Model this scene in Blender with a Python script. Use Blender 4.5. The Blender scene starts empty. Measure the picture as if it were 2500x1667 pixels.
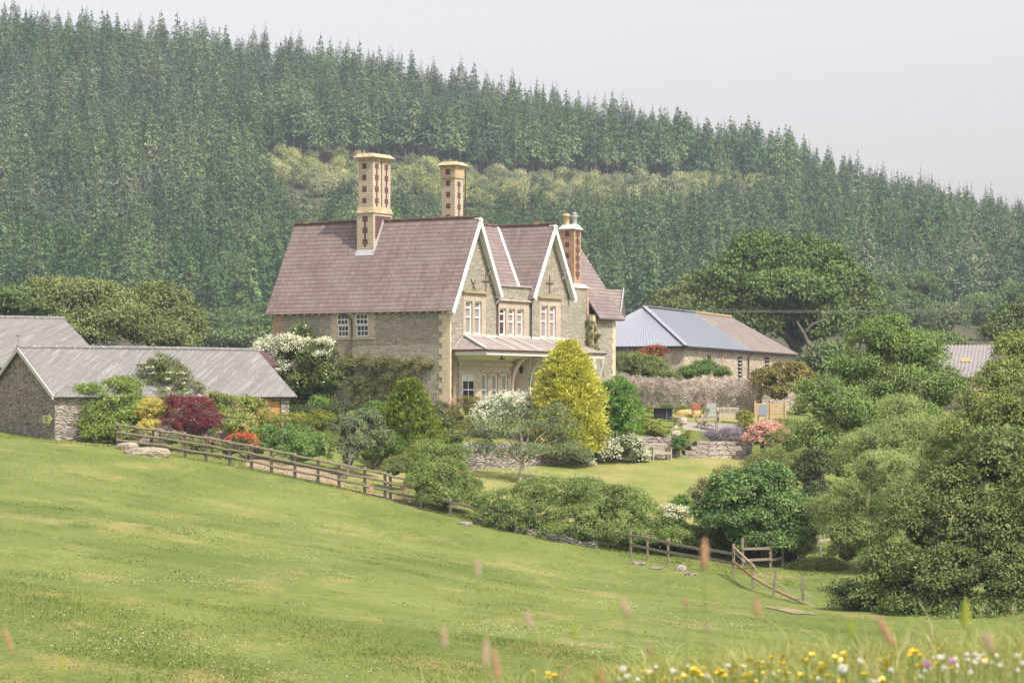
import bpy, math, random
import numpy as np
from mathutils import Vector
R = math.radians
random.seed(7); rng = np.random.default_rng(7)
sc = bpy.context.scene
COL = sc.collection
# ------------------------------------------------------------------ camera, sky, sun, exposure
F = 7000.0                                   # focal length in photo pixels (2500 wide)
cam_d = bpy.data.cameras.new('camera'); cam = bpy.data.objects.new('camera', cam_d); COL.objects.link(cam)
cam.location = (0, 0, 0); cam.rotation_euler = (R(90), 0, 0)
cam_d.sensor_width = 36; cam_d.lens = 36*F/2500; cam_d.shift_y = 166.5/2500
cam_d.clip_start = 0.1; cam_d.clip_end = 6000
cam_d.dof.use_dof = True; cam_d.dof.focus_distance = 140; cam_d.dof.aperture_fstop = 8.0
sc.camera = cam
SUN_EL, SUN_AZ = 54.0, math.degrees(math.atan2(0.70, -0.71))      # azimuth measured from +Y towards +X
S = Vector((math.sin(R(SUN_AZ))*math.cos(R(SUN_EL)), math.cos(R(SUN_AZ))*math.cos(R(SUN_EL)), math.sin(R(SUN_EL))))
w = bpy.data.worlds.new('World'); sc.world = w; w.use_nodes = True
wn = w.node_tree; bg = wn.nodes['Background']
sky = wn.nodes.new('ShaderNodeTexSky'); sky.sky_type = 'NISHITA'; sky.sun_disc = False
sky.sun_elevation = R(SUN_EL); sky.sun_rotation = R(SUN_AZ); sky.air_density = 1.3; sky.dust_density = 3.0; sky.ozone_density = 1.5
hs = wn.nodes.new('ShaderNodeHueSaturation'); hs.inputs['Saturation'].default_value = 0.30
wn.links.new(sky.outputs[0], hs.inputs['Color']); tn = wn.nodes.new('ShaderNodeMix'); tn.data_type = 'RGBA'; tn.blend_type = 'MULTIPLY'; tn.inputs[0].default_value = 1; tn.inputs[7].default_value = (1, .922, .942, 1); wn.links.new(hs.outputs[0], tn.inputs[6]); wn.links.new(tn.outputs[2], bg.inputs['Color']); bg.inputs['Strength'].default_value = 0.118
sd = bpy.data.lights.new('sun', 'SUN'); sd.energy = 2.75; sd.angle = R(0.6); sd.color = (1.0, 0.95, 0.86)
sun = bpy.data.objects.new('sun', sd); COL.objects.link(sun); sun.location = (60, -40, 80)
sun.rotation_euler = (-S).to_track_quat('-Z', 'Y').to_euler()
sc.view_settings.view_transform = 'Standard'; sc.view_settings.look = 'None'; sc.view_settings.gamma = 1
sc.view_settings.exposure = 0.94
sc.cycles.max_bounces = 6; sc.cycles.transparent_max_bounces = 6; sc.cycles.diffuse_bounces = 3
sc.cycles.volume_bounces = 0; sc.cycles.use_adaptive_sampling = True

# ------------------------------------------------------------------ helpers
def P(px, py, Y): return Vector(((px-1250)/F*Y, Y, (1000-py)/F*Y))
def tag(o, label=None, cat=None, group=None, kind=None):
    for k, v in (('label', label), ('category', cat), ('group', group), ('kind', kind)):
        if v: o[k] = v
    return o
def empty(name, loc=(0, 0, 0), rz=0., label=None, cat=None, group=None):
    o = bpy.data.objects.new(name, None); COL.objects.link(o); o.location = loc; o.rotation_euler = (0, 0, rz)
    o.empty_display_size = 0.2
    return tag(o, label, cat, group)
def link(name, me, parent=None):
    o = bpy.data.objects.new(name, me); COL.objects.link(o)
    if parent: o.parent = parent
    return o
def npmesh(name, V, Fc, mats, v=None, mi=None, smooth=False):
    me = bpy.data.meshes.new(name); V = np.asarray(V, np.float32); Fc = np.asarray(Fc, np.int32); k = Fc.shape[1]
    me.vertices.add(len(V)); me.vertices.foreach_set('co', V.ravel())
    me.loops.add(Fc.size); me.loops.foreach_set('vertex_index', Fc.ravel())
    me.polygons.add(len(Fc)); me.polygons.foreach_set('loop_start', np.arange(0, Fc.size, k, dtype=np.int32))
    if mi is not None: me.polygons.foreach_set('material_index', np.asarray(mi, np.int32))
    if smooth: me.polygons.foreach_set('use_smooth', np.ones(len(Fc), bool))
    for m in mats: me.materials.append(m)
    me.update(calc_edges=True)
    if v is not None: me.attributes.new('v', 'FLOAT', 'POINT').data.foreach_set('value', np.asarray(v, np.float32))
    return me
class MB:
    def __init__(s): s.v = []; s.f = []; s.m = []
    def poly(s, pts, m=0):
        n = len(s.v); s.v += [tuple(p) for p in pts]; s.f.append(list(range(n, n+len(pts)))); s.m.append(m); return s
    def hexa(s, b, t, m=0):
        n = len(s.v); s.v += [tuple(p) for p in b]+[tuple(p) for p in t]
        for q in ((3, 2, 1, 0), (4, 5, 6, 7), (0, 1, 5, 4), (1, 2, 6, 5), (2, 3, 7, 6), (3, 0, 4, 7)):
            s.f.append([n+i for i in q]); s.m.append(m)
        return s
    def box(s, x0, x1, y0, y1, z0, z1, m=0):
        return s.hexa([(x0, y0, z0), (x1, y0, z0), (x1, y1, z0), (x0, y1, z0)], [(x0, y0, z1), (x1, y0, z1), (x1, y1, z1), (x0, y1, z1)], m)
    def bar(s, a, b, w, h, m=0, up=(0, 0, 1)):
        a, b = Vector(a), Vector(b); d = (b-a).normalized(); u = Vector(up)
        if abs(d.dot(u)) > .98: u = Vector((0, 1, 0))
        x = d.cross(u).normalized()*w/2; z = x.cross(d).normalized()*h/2
        return s.hexa([a-x-z, a+x-z, b+x-z, b-x-z], [a-x+z, a+x+z, b+x+z, b-x+z], m)
    def tube(s, pts, rad, n=7, m=0, cap=True):
        pts = [Vector(p) for p in pts]; rad = rad if isinstance(rad, (list, tuple)) else [rad]*len(pts); rings = []
        for i, p in enumerate(pts):
            d = (pts[min(i+1, len(pts)-1)]-pts[max(i-1, 0)]).normalized()
            u = Vector((0, 0, 1)) if abs(d.z) < .9 else Vector((1, 0, 0))
            a = d.cross(u).normalized(); b = d.cross(a)
            k = len(s.v); s.v += [tuple(p+(a*math.cos(2*math.pi*j/n)+b*math.sin(2*math.pi*j/n))*rad[i]) for j in range(n)]; rings.append(k)
        for i in range(len(pts)-1):
            for j in range(n):
                s.f.append([rings[i]+j, rings[i]+(j+1) % n, rings[i+1]+(j+1) % n, rings[i+1]+j]); s.m.append(m)
        if cap:
            s.f.append([rings[0]+j for j in range(n)]); s.m.append(m); s.f.append([rings[-1]+n-1-j for j in range(n)]); s.m.append(m)
        return s
    def lathe(s, c, prof, n=12, m=0):
        c = Vector(c); rings = []
        for r, z in prof:
            k = len(s.v); s.v += [(c.x+r*math.cos(2*math.pi*j/n), c.y+r*math.sin(2*math.pi*j/n), c.z+z) for j in range(n)]; rings.append(k)
        for i in range(len(prof)-1):
            for j in range(n):
                s.f.append([rings[i]+j, rings[i]+(j+1) % n, rings[i+1]+(j+1) % n, rings[i+1]+j]); s.m.append(m)
        s.f.append([rings[-1]+j for j in range(n)]); s.m.append(m)
        return s
    def slab(s, q, t, m=0):          # a quad given a thickness t along minus its normal
        q = [Vector(p) for p in q]; nn = (q[1]-q[0]).cross(q[2]-q[0]).normalized()
        return s.hexa([p-nn*t for p in q], q, m)
    def build(s, name, mats, parent=None, smooth=False):
        me = bpy.data.meshes.new(name); me.from_pydata(s.v, [], s.f)
        for m in (mats if isinstance(mats, (list, tuple)) else [mats]): me.materials.append(m)
        me.polygons.foreach_set('material_index', s.m)
        uv = me.uv_layers.new(name='UVMap').data; vs = me.vertices
        for p in me.polygons:
            nn = p.normal
            if abs(nn.z) > .985: a, b = Vector((1, 0, 0)), Vector((0, 1, 0))
            else:
                a = Vector((-nn.y, nn.x, 0)).normalized(); b = nn.cross(a)
            for li in p.loop_indices:
                c = vs[me.loops[li].vertex_index].co; uv[li].uv = (c.dot(a), c.dot(b))
            p.use_smooth = smooth
        me.update()
        return link(name, me, parent)

# ------------------------------------------------------------------ materials
def mat(name):
    m = bpy.data.materials.new(name); m.use_nodes = True; nt = m.node_tree
    return m, nt, nt.nodes['Principled BSDF']
def N(nt, t, **k):
    n = nt.nodes.new(t)
    for a, b in k.items():
        if a in n.inputs: n.inputs[a].default_value = b
        else: setattr(n, a, b)
    return n
def mixc(nt, fac, a, b, blend='MIX'):
    n = nt.nodes.new('ShaderNodeMix'); n.data_type = 'RGBA'; n.blend_type = blend
    for sock, val in ((n.inputs[0], fac), (n.inputs[6], a), (n.inputs[7], b)):
        if hasattr(val, 'is_output'): nt.links.new(val, sock)
        else: sock.default_value = val if not isinstance(val, tuple) else (*val, 1)[:4]
    return n.outputs[2]
def ramp(nt, fac, p0, p1, c0=(0, 0, 0), c1=(1, 1, 1)):
    n = nt.nodes.new('ShaderNodeValToRGB'); e = n.color_ramp.elements
    e[0].position = p0; e[1].position = p1; e[0].color = (*c0, 1); e[1].color = (*c1, 1); nt.links.new(fac, n.inputs[0]); return n.outputs[0]
def noise(nt, vec, scale, detail=3., rough=.6, dist=0.):
    n = N(nt, 'ShaderNodeTexNoise'); n.inputs['Scale'].default_value = scale; n.inputs['Detail'].default_value = detail
    n.inputs['Roughness'].default_value = rough; n.inputs['Distortion'].default_value = dist
    if vec: nt.links.new(vec, n.inputs['Vector'])
    return n.outputs['Fac']
def mapping(nt, vec, sc_=(1, 1, 1), loc=(0, 0, 0)):
    n = N(nt, 'ShaderNodeMapping'); n.inputs['Scale'].default_value = sc_; n.inputs['Location'].default_value = loc
    nt.links.new(vec, n.inputs['Vector']); return n.outputs[0]
def uvn(nt): return nt.nodes.new('ShaderNodeUVMap').outputs[0]
def objc(nt): return nt.nodes.new('ShaderNodeTexCoord').outputs['Object']
def geop(nt): return nt.nodes.new('ShaderNodeNewGeometry').outputs['Position']
def bump(nt, b, h, s=.5, d=.02):
    n = N(nt, 'ShaderNodeBump'); n.inputs['Strength'].default_value = s; n.inputs['Distance'].default_value = d
    nt.links.new(h, n.inputs['Height']); nt.links.new(n.outputs[0], b.inputs['Normal'])
def setc(nt, b, c, rough=.85, spec=.25):
    if hasattr(c, 'is_output'): nt.links.new(c, b.inputs['Base Color'])
    else: b.inputs['Base Color'].default_value = (*c, 1)
    b.inputs['Roughness'].default_value = rough; b.inputs['Specular IOR Level'].default_value = spec
def plain(name, c, var=.25, scale=6., rough=.8, spec=.25, stretch=(1, 1, 1)):
    m, nt, b = mat(name); f = noise(nt, mapping(nt, objc(nt), stretch), scale, 4)
    d = tuple(x*(1-var) for x in c); l = tuple(min(1, x*(1+var)) for x in c)
    setc(nt, b, mixc(nt, f, d, l), rough, spec); return m
def rubble(name, c1, c2, joint, su=2.4, sv=9., stain=(.16, .14, .12), jw=.06, depth=.03, st=.5):
    m, nt, b = mat(name); u = uvn(nt)
    wob = N(nt, 'ShaderNodeTexNoise'); wob.inputs['Scale'].default_value = 1.7; nt.links.new(u, wob.inputs['Vector'])
    add = N(nt, 'ShaderNodeVectorMath', operation='MULTIPLY_ADD'); nt.links.new(wob.outputs['Color'], add.inputs[0]); add.inputs[1].default_value = (.25, .12, 0); nt.links.new(u, add.inputs[2])
    mp = mapping(nt, add.outputs[0], (su, sv, 1))
    vo = N(nt, 'ShaderNodeTexVoronoi'); vo.inputs['Scale'].default_value = 1; vo.inputs['Randomness'].default_value = .8; nt.links.new(mp, vo.inputs['Vector'])
    ve = N(nt, 'ShaderNodeTexVoronoi', feature='DISTANCE_TO_EDGE'); ve.inputs['Scale'].default_value = 1; ve.inputs['Randomness'].default_value = .8; nt.links.new(mp, ve.inputs['Vector'])
    sep = N(nt, 'ShaderNodeSeparateColor'); nt.links.new(vo.outputs['Color'], sep.inputs[0])
    c = mixc(nt, sep.outputs[0], c1, c2)
    c = mixc(nt, ramp(nt, noise(nt, u, .55, 5), .45, .72), c, stain) if False else mixc(nt, mixc(nt, st, (0, 0, 0), ramp(nt, noise(nt, u, .6, 5), .42, .75)), c, stain)
    c = mixc(nt, noise(nt, u, 24, 3), c, (1.25, 1.22, 1.15), 'MULTIPLY')
    c = mixc(nt, ramp(nt, ve.outputs['Distance'], 0, jw), joint, c)
    setc(nt, b, c, .92, .15)
    h = ramp(nt, ve.outputs['Distance'], 0, .16)
    bump(nt, b, mixc(nt, .4, h, noise(nt, u, 14, 4)), .9, depth); return m
def brick(name, c1, c2, mortar, bw=.23, bh=.075, ms=.008, grime=(.2, .14, .08), ga=.35, lichen=None):
    m, nt, b = mat(name); u = uvn(nt); t = N(nt, 'ShaderNodeTexBrick'); nt.links.new(u, t.inputs['Vector'])
    t.inputs['Color1'].default_value = (*c1, 1); t.inputs['Color2'].default_value = (*c2, 1); t.inputs['Mortar'].default_value = (*mortar, 1)
    t.inputs['Scale'].default_value = 1; t.inputs['Brick Width'].default_value = bw; t.inputs['Row Height'].default_value = bh; t.inputs['Mortar Size'].default_value = ms
    c = mixc(nt, mixc(nt, ga, (0, 0, 0), ramp(nt, noise(nt, u, 2.2, 5), .45, .7)), t.outputs['Color'], grime)
    if lichen: c = mixc(nt, ramp(nt, noise(nt, u, 1.6, 6, .7), .56, .68), c, lichen)
    setc(nt, b, c, .9, .15); bump(nt, b, t.outputs['Fac'], -.5, .01); return m
def slate(name, c1, c2, gap, lich=(.30, .27, .20), bw=.36, bh=.25, streak=(.16, .10, .10)):
    m, nt, b = mat(name); u = uvn(nt); t = N(nt, 'ShaderNodeTexBrick'); 
    wob = N(nt, 'ShaderNodeTexNoise'); wob.inputs['Scale'].default_value = .8; nt.links.new(u, wob.inputs['Vector'])
    add = N(nt, 'ShaderNodeVectorMath', operation='MULTIPLY_ADD'); nt.links.new(wob.outputs['Color'], add.inputs[0]); add.inputs[1].default_value = (.05, .07, 0); nt.links.new(u, add.inputs[2])
    nt.links.new(add.outputs[0], t.inputs['Vector'])
    t.inputs['Color1'].default_value = (*c1, 1); t.inputs['Color2'].default_value = (*c2, 1); t.inputs['Mortar'].default_value = (*gap, 1)
    t.inputs['Scale'].default_value = 1; t.inputs['Brick Width'].default_value = bw; t.inputs['Row Height'].default_value = bh; t.inputs['Mortar Size'].default_value = .008; t.inputs['Mortar Smooth'].default_value = .3
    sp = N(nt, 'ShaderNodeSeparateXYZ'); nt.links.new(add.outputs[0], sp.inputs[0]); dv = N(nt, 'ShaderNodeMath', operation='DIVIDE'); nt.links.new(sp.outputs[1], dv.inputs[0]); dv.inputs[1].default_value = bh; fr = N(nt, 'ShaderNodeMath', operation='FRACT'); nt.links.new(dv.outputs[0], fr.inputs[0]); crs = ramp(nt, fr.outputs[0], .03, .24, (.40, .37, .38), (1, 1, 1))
    c = mixc(nt, mixc(nt, .55, (0, 0, 0), ramp(nt, noise(nt, mapping(nt, u, (2.6, .22, 1)), 1.5, 4), .46, .66)), t.outputs['Color'], streak)
    c = mixc(nt, mixc(nt, .5, (0, 0, 0), ramp(nt, noise(nt, mapping(nt, u, (1, 1, 1), (7, 3, 0)), .7, 5), .45, .75)), c, lich)
    c = mixc(nt, ramp(nt, noise(nt, u, 5.5, 2), .69, .72), c, (.46, .43, .36))
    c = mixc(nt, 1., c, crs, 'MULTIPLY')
    setc(nt, b, c, .72, .3)
    bump(nt, b, mixc(nt, .5, t.outputs['Fac'], noise(nt, u, 5, 3)), -.45, .02); return m
def corrug(name, c1, c2, c3, s1=(9, .25, 1)):
    m, nt, b = mat(name); u = uvn(nt)
    c = mixc(nt, ramp(nt, noise(nt, mapping(nt, u, s1), 1.4, 4, .75), .53, .62), c1, c2)
    c = mixc(nt, ramp(nt, noise(nt, mapping(nt, u, s1, (5, 9, 0)), .7, 4), .4, .72), c, c3)
    c = mixc(nt, noise(nt, u, .5, 4), mixc(nt, .35, c, (.2, .19, .18)), c)
    setc(nt, b, c, .8, .2); return m
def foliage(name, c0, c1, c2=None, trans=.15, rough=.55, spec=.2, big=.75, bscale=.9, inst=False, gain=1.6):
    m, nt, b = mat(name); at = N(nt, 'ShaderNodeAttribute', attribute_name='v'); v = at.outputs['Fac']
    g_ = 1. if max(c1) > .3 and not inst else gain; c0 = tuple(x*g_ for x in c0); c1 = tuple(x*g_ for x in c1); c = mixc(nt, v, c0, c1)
    if c2: c = mixc(nt, ramp(nt, v, .80, .92), c, c2)
    if inst:
        oi = N(nt, 'ShaderNodeObjectInfo'); h = N(nt, 'ShaderNodeHueSaturation'); nt.links.new(c, h.inputs['Color'])
        mr = N(nt, 'ShaderNodeMapRange'); mr.inputs['To Min'].default_value = .6; mr.inputs['To Max'].default_value = 1.6; nt.links.new(oi.outputs['Random'], mr.inputs[0]); nt.links.new(mr.outputs[0], h.inputs['Value'])
        nz = noise(nt, oi.outputs['Location'], .018, 3); mr2 = N(nt, 'ShaderNodeMapRange'); mr2.inputs['From Min'].default_value = .3; mr2.inputs['From Max'].default_value = .7; mr2.inputs['To Min'].default_value = .55; mr2.inputs['To Max'].default_value = 1.15
        nt.links.new(nz, mr2.inputs[0]); nt.links.new(mr2.outputs[0], h.inputs['Saturation'])
        mh = N(nt, 'ShaderNodeMath', operation='MULTIPLY_ADD'); nt.links.new(oi.outputs['Random'], mh.inputs[0]); mh.inputs[1].default_value = -.075; mh.inputs[2].default_value = .53; nt.links.new(mh.outputs[0], h.inputs['Hue'])
        c = h.outputs[0]
    else:
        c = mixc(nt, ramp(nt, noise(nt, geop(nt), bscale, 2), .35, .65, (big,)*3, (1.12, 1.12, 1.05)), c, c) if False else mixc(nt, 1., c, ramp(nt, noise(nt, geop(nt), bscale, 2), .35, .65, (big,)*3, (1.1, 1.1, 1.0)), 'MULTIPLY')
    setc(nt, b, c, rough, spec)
    tr = N(nt, 'ShaderNodeBsdfTranslucent'); nt.links.new(mixc(nt, 1., c, (1.3, 1.35, .7), 'MULTIPLY'), tr.inputs['Color'])
    ms = N(nt, 'ShaderNodeMixShader'); ms.inputs[0].default_value = trans
    nt.links.new(b.outputs[0], ms.inputs[1]); nt.links.new(tr.outputs[0], ms.inputs[2]); nt.links.new(ms.outputs[0], nt.nodes['Material Output'].inputs['Surface']); return m
M = {}
M['stone'] = rubble('house_stone', (.395, .365, .295), (.255, .235, .19), (.17, .155, .125), 2.6, 13, (.29, .26, .21), .07, .02, .45)
M['stone_side'] = M['stone']
M['barn_stone'] = rubble('barn_stone', (.46, .40, .345), (.28, .25, .22), (.10, .09, .08), 2.3, 13, (.22, .19, .165), .12, .05, .3)
M['pale_stone'] = rubble('pale_rubble', (.56, .49, .37), (.41, .36, .27), (.22, .19, .145), 2.6, 6.5, (.24, .20, .15), .08, .03, .3)
M['dry_stone'] = rubble('dry_stone', (.42, .37, .32), (.26, .235, .21), (.07, .06, .055), 2.1, 10, (.14, .12, .105), .12, .06, .4)
M['garden_stone'] = rubble('garden_wall_stone', (.53, .475, .40), (.38, .34, .285), (.15, .13, .11), 2.3, 11, (.20, .165, .15), .1, .05, .4)
M['ashlar'] = rubble('dressed_stone', (.45, .385, .305), (.38, .325, .26), (.27, .23, .185), 1.1, 2.4, (.30, .24, .18), .02, .006, .4)
M['cream'] = brick('cream_brick', (.68, .60, .46), (.56, .48, .35), (.28, .23, .165), bh=.085, grime=(.42, .29, .16), ga=.35, ms=.015)
M['cream_lichen'] = brick('cream_brick_lichened', (.64, .55, .41), (.50, .38, .20), (.24, .18, .11), grime=(.2, .15, .1), ga=.5, lichen=(.56, .28, .06))
M['quoin'] = brick('quoin_brick', (.70, .60, .43), (.60, .50, .33), (.40, .33, .24), grime=(.45, .32, .18), ga=.3, ms=.009, bh=.1)
M['dark_brick'] = brick('plum_brick', (.16, .085, .075), (.12, .065, .06), (.14, .09, .075), grime=(.1, .07, .06))
M['orange_brick'] = brick('orange_brick', (.47, .31, .20), (.39, .245, .15), (.42, .32, .23), grime=(.25, .12, .05))
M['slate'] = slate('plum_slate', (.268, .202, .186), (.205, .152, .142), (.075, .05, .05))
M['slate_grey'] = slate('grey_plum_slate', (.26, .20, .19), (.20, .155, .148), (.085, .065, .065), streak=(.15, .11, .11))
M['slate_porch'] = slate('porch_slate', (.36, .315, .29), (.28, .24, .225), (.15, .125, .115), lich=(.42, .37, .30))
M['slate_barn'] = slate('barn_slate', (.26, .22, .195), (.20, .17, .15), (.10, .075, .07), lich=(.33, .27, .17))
M['ridge'] = plain('ridge_tile', (.13, .085, .06), .3, 5); 
def ridge_mat():
    m, nt, b = mat('lichened_ridge_tile'); o = objc(nt)
    c = mixc(nt, ramp(nt, noise(nt, o, 2.3, 5, .7), .54, .66), (.10, .07, .065), (.36, .17, .05)); c = mixc(nt, ramp(nt, noise(nt, o, 6, 3), .55, .7), c, (.05, .04, .035))
    setc(nt, b, c, .9); return m
M['ridge'] = ridge_mat()
M['white'] = plain('white_paint', (.74, .73, .70), .06, 3, .5)
M['cream_paint'] = plain('cream_paint', (.66, .62, .57), .08, 2, .6)
M['pink'] = plain('pink_render', (.52, .27, .17), .12, 2, .9)
M['lead'] = plain('lead_sheet', (.42, .41, .42), .2, 4, .55)
M['lead_white'] = plain('white_mortar', (.60, .56, .52), .15, 5, .8)
M['iron'] = plain('rusty_iron', (.13, .075, .05), .3, 8, .8)
M['pipe'] = plain('brown_pipe', (.10, .055, .045), .2, 5, .5)
M['pipe_red'] = plain('terracotta_pipe', (.30, .15, .085), .2, 5, .6)
M['black'] = plain('black_paint', (.025, .026, .03), .2, 5, .45)
M['sandstone_lichen'] = plain('lichened_sandstone', (.36, .29, .13), .3, 5, .9)
M['soffit'] = plain('dark_soffit', (.10, .085, .075), .2, 4, .9)
def glass():
    m, nt, b = mat('window_glass'); setc(nt, b, mixc(nt, ramp(nt, noise(nt, objc(nt), 1.5, 2), .4, .6), (.020, .022, .026), (.05, .055, .06)), .06, .9); return m
M['glass'] = glass()
M['blind'] = plain('roller_blind', (.62, .62, .58), .03, 2, .8)
M['curtain_sky'] = plain('curtain_sky_pane', (.27, .25, .225), .2, 6, .9, stretch=(6, 6, .3))  # curtain grey that also paints the sky reflected in the panes
M['barn_roof'] = corrug('weathered_fibre_cement', (.155, .15, .142), (.47, .455, .43), (.235, .228, .215))
M['barn_roof2'] = corrug('far_fibre_cement', (.22, .195, .19), (.36, .33, .32), (.30, .27, .265))
M['yellow_sheet'] = plain('yellow_sheet', (.36, .27, .13), .15, 3)
def steel_mat():
    m, nt, b = mat('painted_steel'); u = uvn(nt); c = mixc(nt, noise(nt, mapping(nt, u, (3, .2, 1)), .8, 4), (.25, .27, .30), (.30, .32, .35)); setc(nt, b, c, .45, .45); return m
M['steel'] = steel_mat()
M['steel_hip'] = M['steel']
M['new_wood'] = plain('new_pine', (.46, .33, .19), .22, 2.5, .7, stretch=(9, 9, .6))
M['door_wood'] = plain('varnished_boards', (.44, .26, .085), .25, 2.0, .6, stretch=(10, 10, .5))
M['old_wood'] = plain('weathered_oak', (.235, .195, .15), .4, 5, .9, stretch=(2, 2, 2))
M['grey_wood'] = plain('silvered_teak', (.42, .36, .29), .3, 6, .85)
M['rail_wood'] = plain('bare_pole', (.36, .26, .165), .3, 4, .85)
M['orange_wood'] = plain('orange_rail', (.33, .16, .07), .3, 4, .85)
M['bark'] = plain('bark', (.13, .11, .09), .4, 3, .95, stretch=(3, 3, 1))
M['pale_bark'] = plain('pale_bark', (.30, .26, .20), .35, 4, .95)
M['twig'] = plain('dry_twigs', (.46, .375, .325), .35, 5, .95)
M['rock'] = rubble('boulder_rock', (.36, .31, .24), (.27, .235, .185), (.15, .125, .10), 1.2, 5, (.33, .29, .22), .03, .05, .3)
M['sign_y'] = plain('sign_yellow', (.62, .68, .10), .03, 2, .5); M['sign_d'] = plain('sign_olive', (.17, .18, .08), .05, 2, .6); M['sign_w'] = plain('sign_white', (.82, .82, .74), .02, 2, .5)
M['terracotta'] = plain('terracotta', (.50, .25, .11), .15, 4); M['buff'] = plain('buff_clay', (.56, .42, .24), .12, 4)
M['cushion'] = plain('sage_cushion', (.30, .33, .29), .1, 5, .9); M['cush_orange'] = plain('orange_cushion', (.26, .10, .05), .1, 5, .9); M['grey_plastic'] = plain('grey_sling', (.24, .26, .28), .1, 5, .8)
M['paving'] = rubble('patio_paving', (.30, .275, .24), (.24, .22, .19), (.16, .145, .12), .9, .9, (.34, .30, .25), .03, .01, .3)
M['straw'] = plain('straw', (.50, .36, .15), .3, 9, .95)
M['wire'] = plain('cable', (.05, .05, .055), .1, 3, .6); M['wire_pale'] = plain('pale_cable', (.24, .235, .23), .1, 3, .6)
def grass_mat(name, dry=.7, sat=1., bl=False):
    m, nt, b = mat(name); p = geop(nt)
    p2 = mapping(nt, p, (1, .55, 0))
    c = mixc(nt, ramp(nt, noise(nt, p2, .16, 5, .65), .36, .66), (.128, .172, .040), (.212, .242, .070))
    c = mixc(nt, mixc(nt, dry, (0, 0, 0), ramp(nt, noise(nt, mapping(nt, p, (1, .5, 0), (31, 17, 0)), .30, 6, .7), .53, .70)), c, (.36, .295, .125))
    c = mixc(nt, mixc(nt, .75, (0, 0, 0), ramp(nt, noise(nt, mapping(nt, p, (1, .6, 0), (9, 3, 0)), .55, 5, .6), .58, .72)), c, (.075, .135, .035))
    c = mixc(nt, mixc(nt, .75, (0, 0, 0), ramp(nt, noise(nt, mapping(nt, p, (.55, .45, 0), (3, 44, 0)), 1.5, 5, .75), .60, .70)), c, (.40, .31, .155))
    if bl:
        at = N(nt, 'ShaderNodeAttribute', attribute_name='v'); c = mixc(nt, 1., c, ramp(nt, at.outputs['Fac'], 0, 1, (1.0, 1.02, .9), (1.5, 1.42, 1.45)), 'MULTIPLY')
    else: c = mixc(nt, 1., c, ramp(nt, noise(nt, p, 7, 4, .7), .3, .7, (.72, .74, .7), (1.2, 1.18, 1.15)), 'MULTIPLY')
    setc(nt, b, c, .85, .1)
    if bl:
        tr = N(nt, 'ShaderNodeBsdfTranslucent'); nt.links.new(c, tr.inputs['Color']); ms = N(nt, 'ShaderNodeMixShader'); ms.inputs[0].default_value = .3
        nt.links.new(b.outputs[0], ms.inputs[1]); nt.links.new(tr.outputs[0], ms.inputs[2]); nt.links.new(ms.outputs[0], nt.nodes['Material Output'].inputs['Surface'])
    else: bump(nt, b, noise(nt, p, 5, 5, .7), .8, .12)
    return m
M['field'] = grass_mat('pasture'); M['field_blade'] = grass_mat('pasture_blades', bl=True)
def lawn_mat():
    m, nt, b = mat('dry_lawn'); p = geop(nt)
    c = mixc(nt, ramp(nt, noise(nt, mapping(nt, p, (1, .5, 0)), .33, 5, .6), .40, .66), (.17, .215, .05), (.32, .275, .115))
    c = mixc(nt, ramp(nt, noise(nt, p, 9, 3), .3, .7, (.85,)*3, (1.12,)*3), c, c) if False else mixc(nt, 1., c, ramp(nt, noise(nt, p, 9, 3), .3, .7, (.85,)*3, (1.12,)*3), 'MULTIPLY')
    setc(nt, b, c, .9, .1); bump(nt, b, noise(nt, p, 12, 3), .5, .05); return m
M['lawn'] = lawn_mat()
def worn_mat():
    m, nt, b = mat('worn_earth'); p = geop(nt)
    c = mixc(nt, ramp(nt, noise(nt, mapping(nt, p, (1, .4, 0)), 1.3, 5, .7), .40, .60), (.36, .275, .185), (.165, .19, .06)); c = mixc(nt, 1., c, ramp(nt, noise(nt, p, 6, 4), .3, .7, (.75,)*3, (1.15,)*3), 'MULTIPLY')
    setc(nt, b, c, .95, .1); bump(nt, b, noise(nt, p, 5, 4), .6, .08); return m
M['worn'] = worn_mat()
M['soil'] = plain('bed_soil', (.14, .10, .065), .4, 2, .95); M['earth'] = plain('bare_earth', (.34, .25, .17), .3, 2.2, .95); M['forest_floor'] = plain('forest_floor', (.075, .07, .035), .4, .1, .95)
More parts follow.
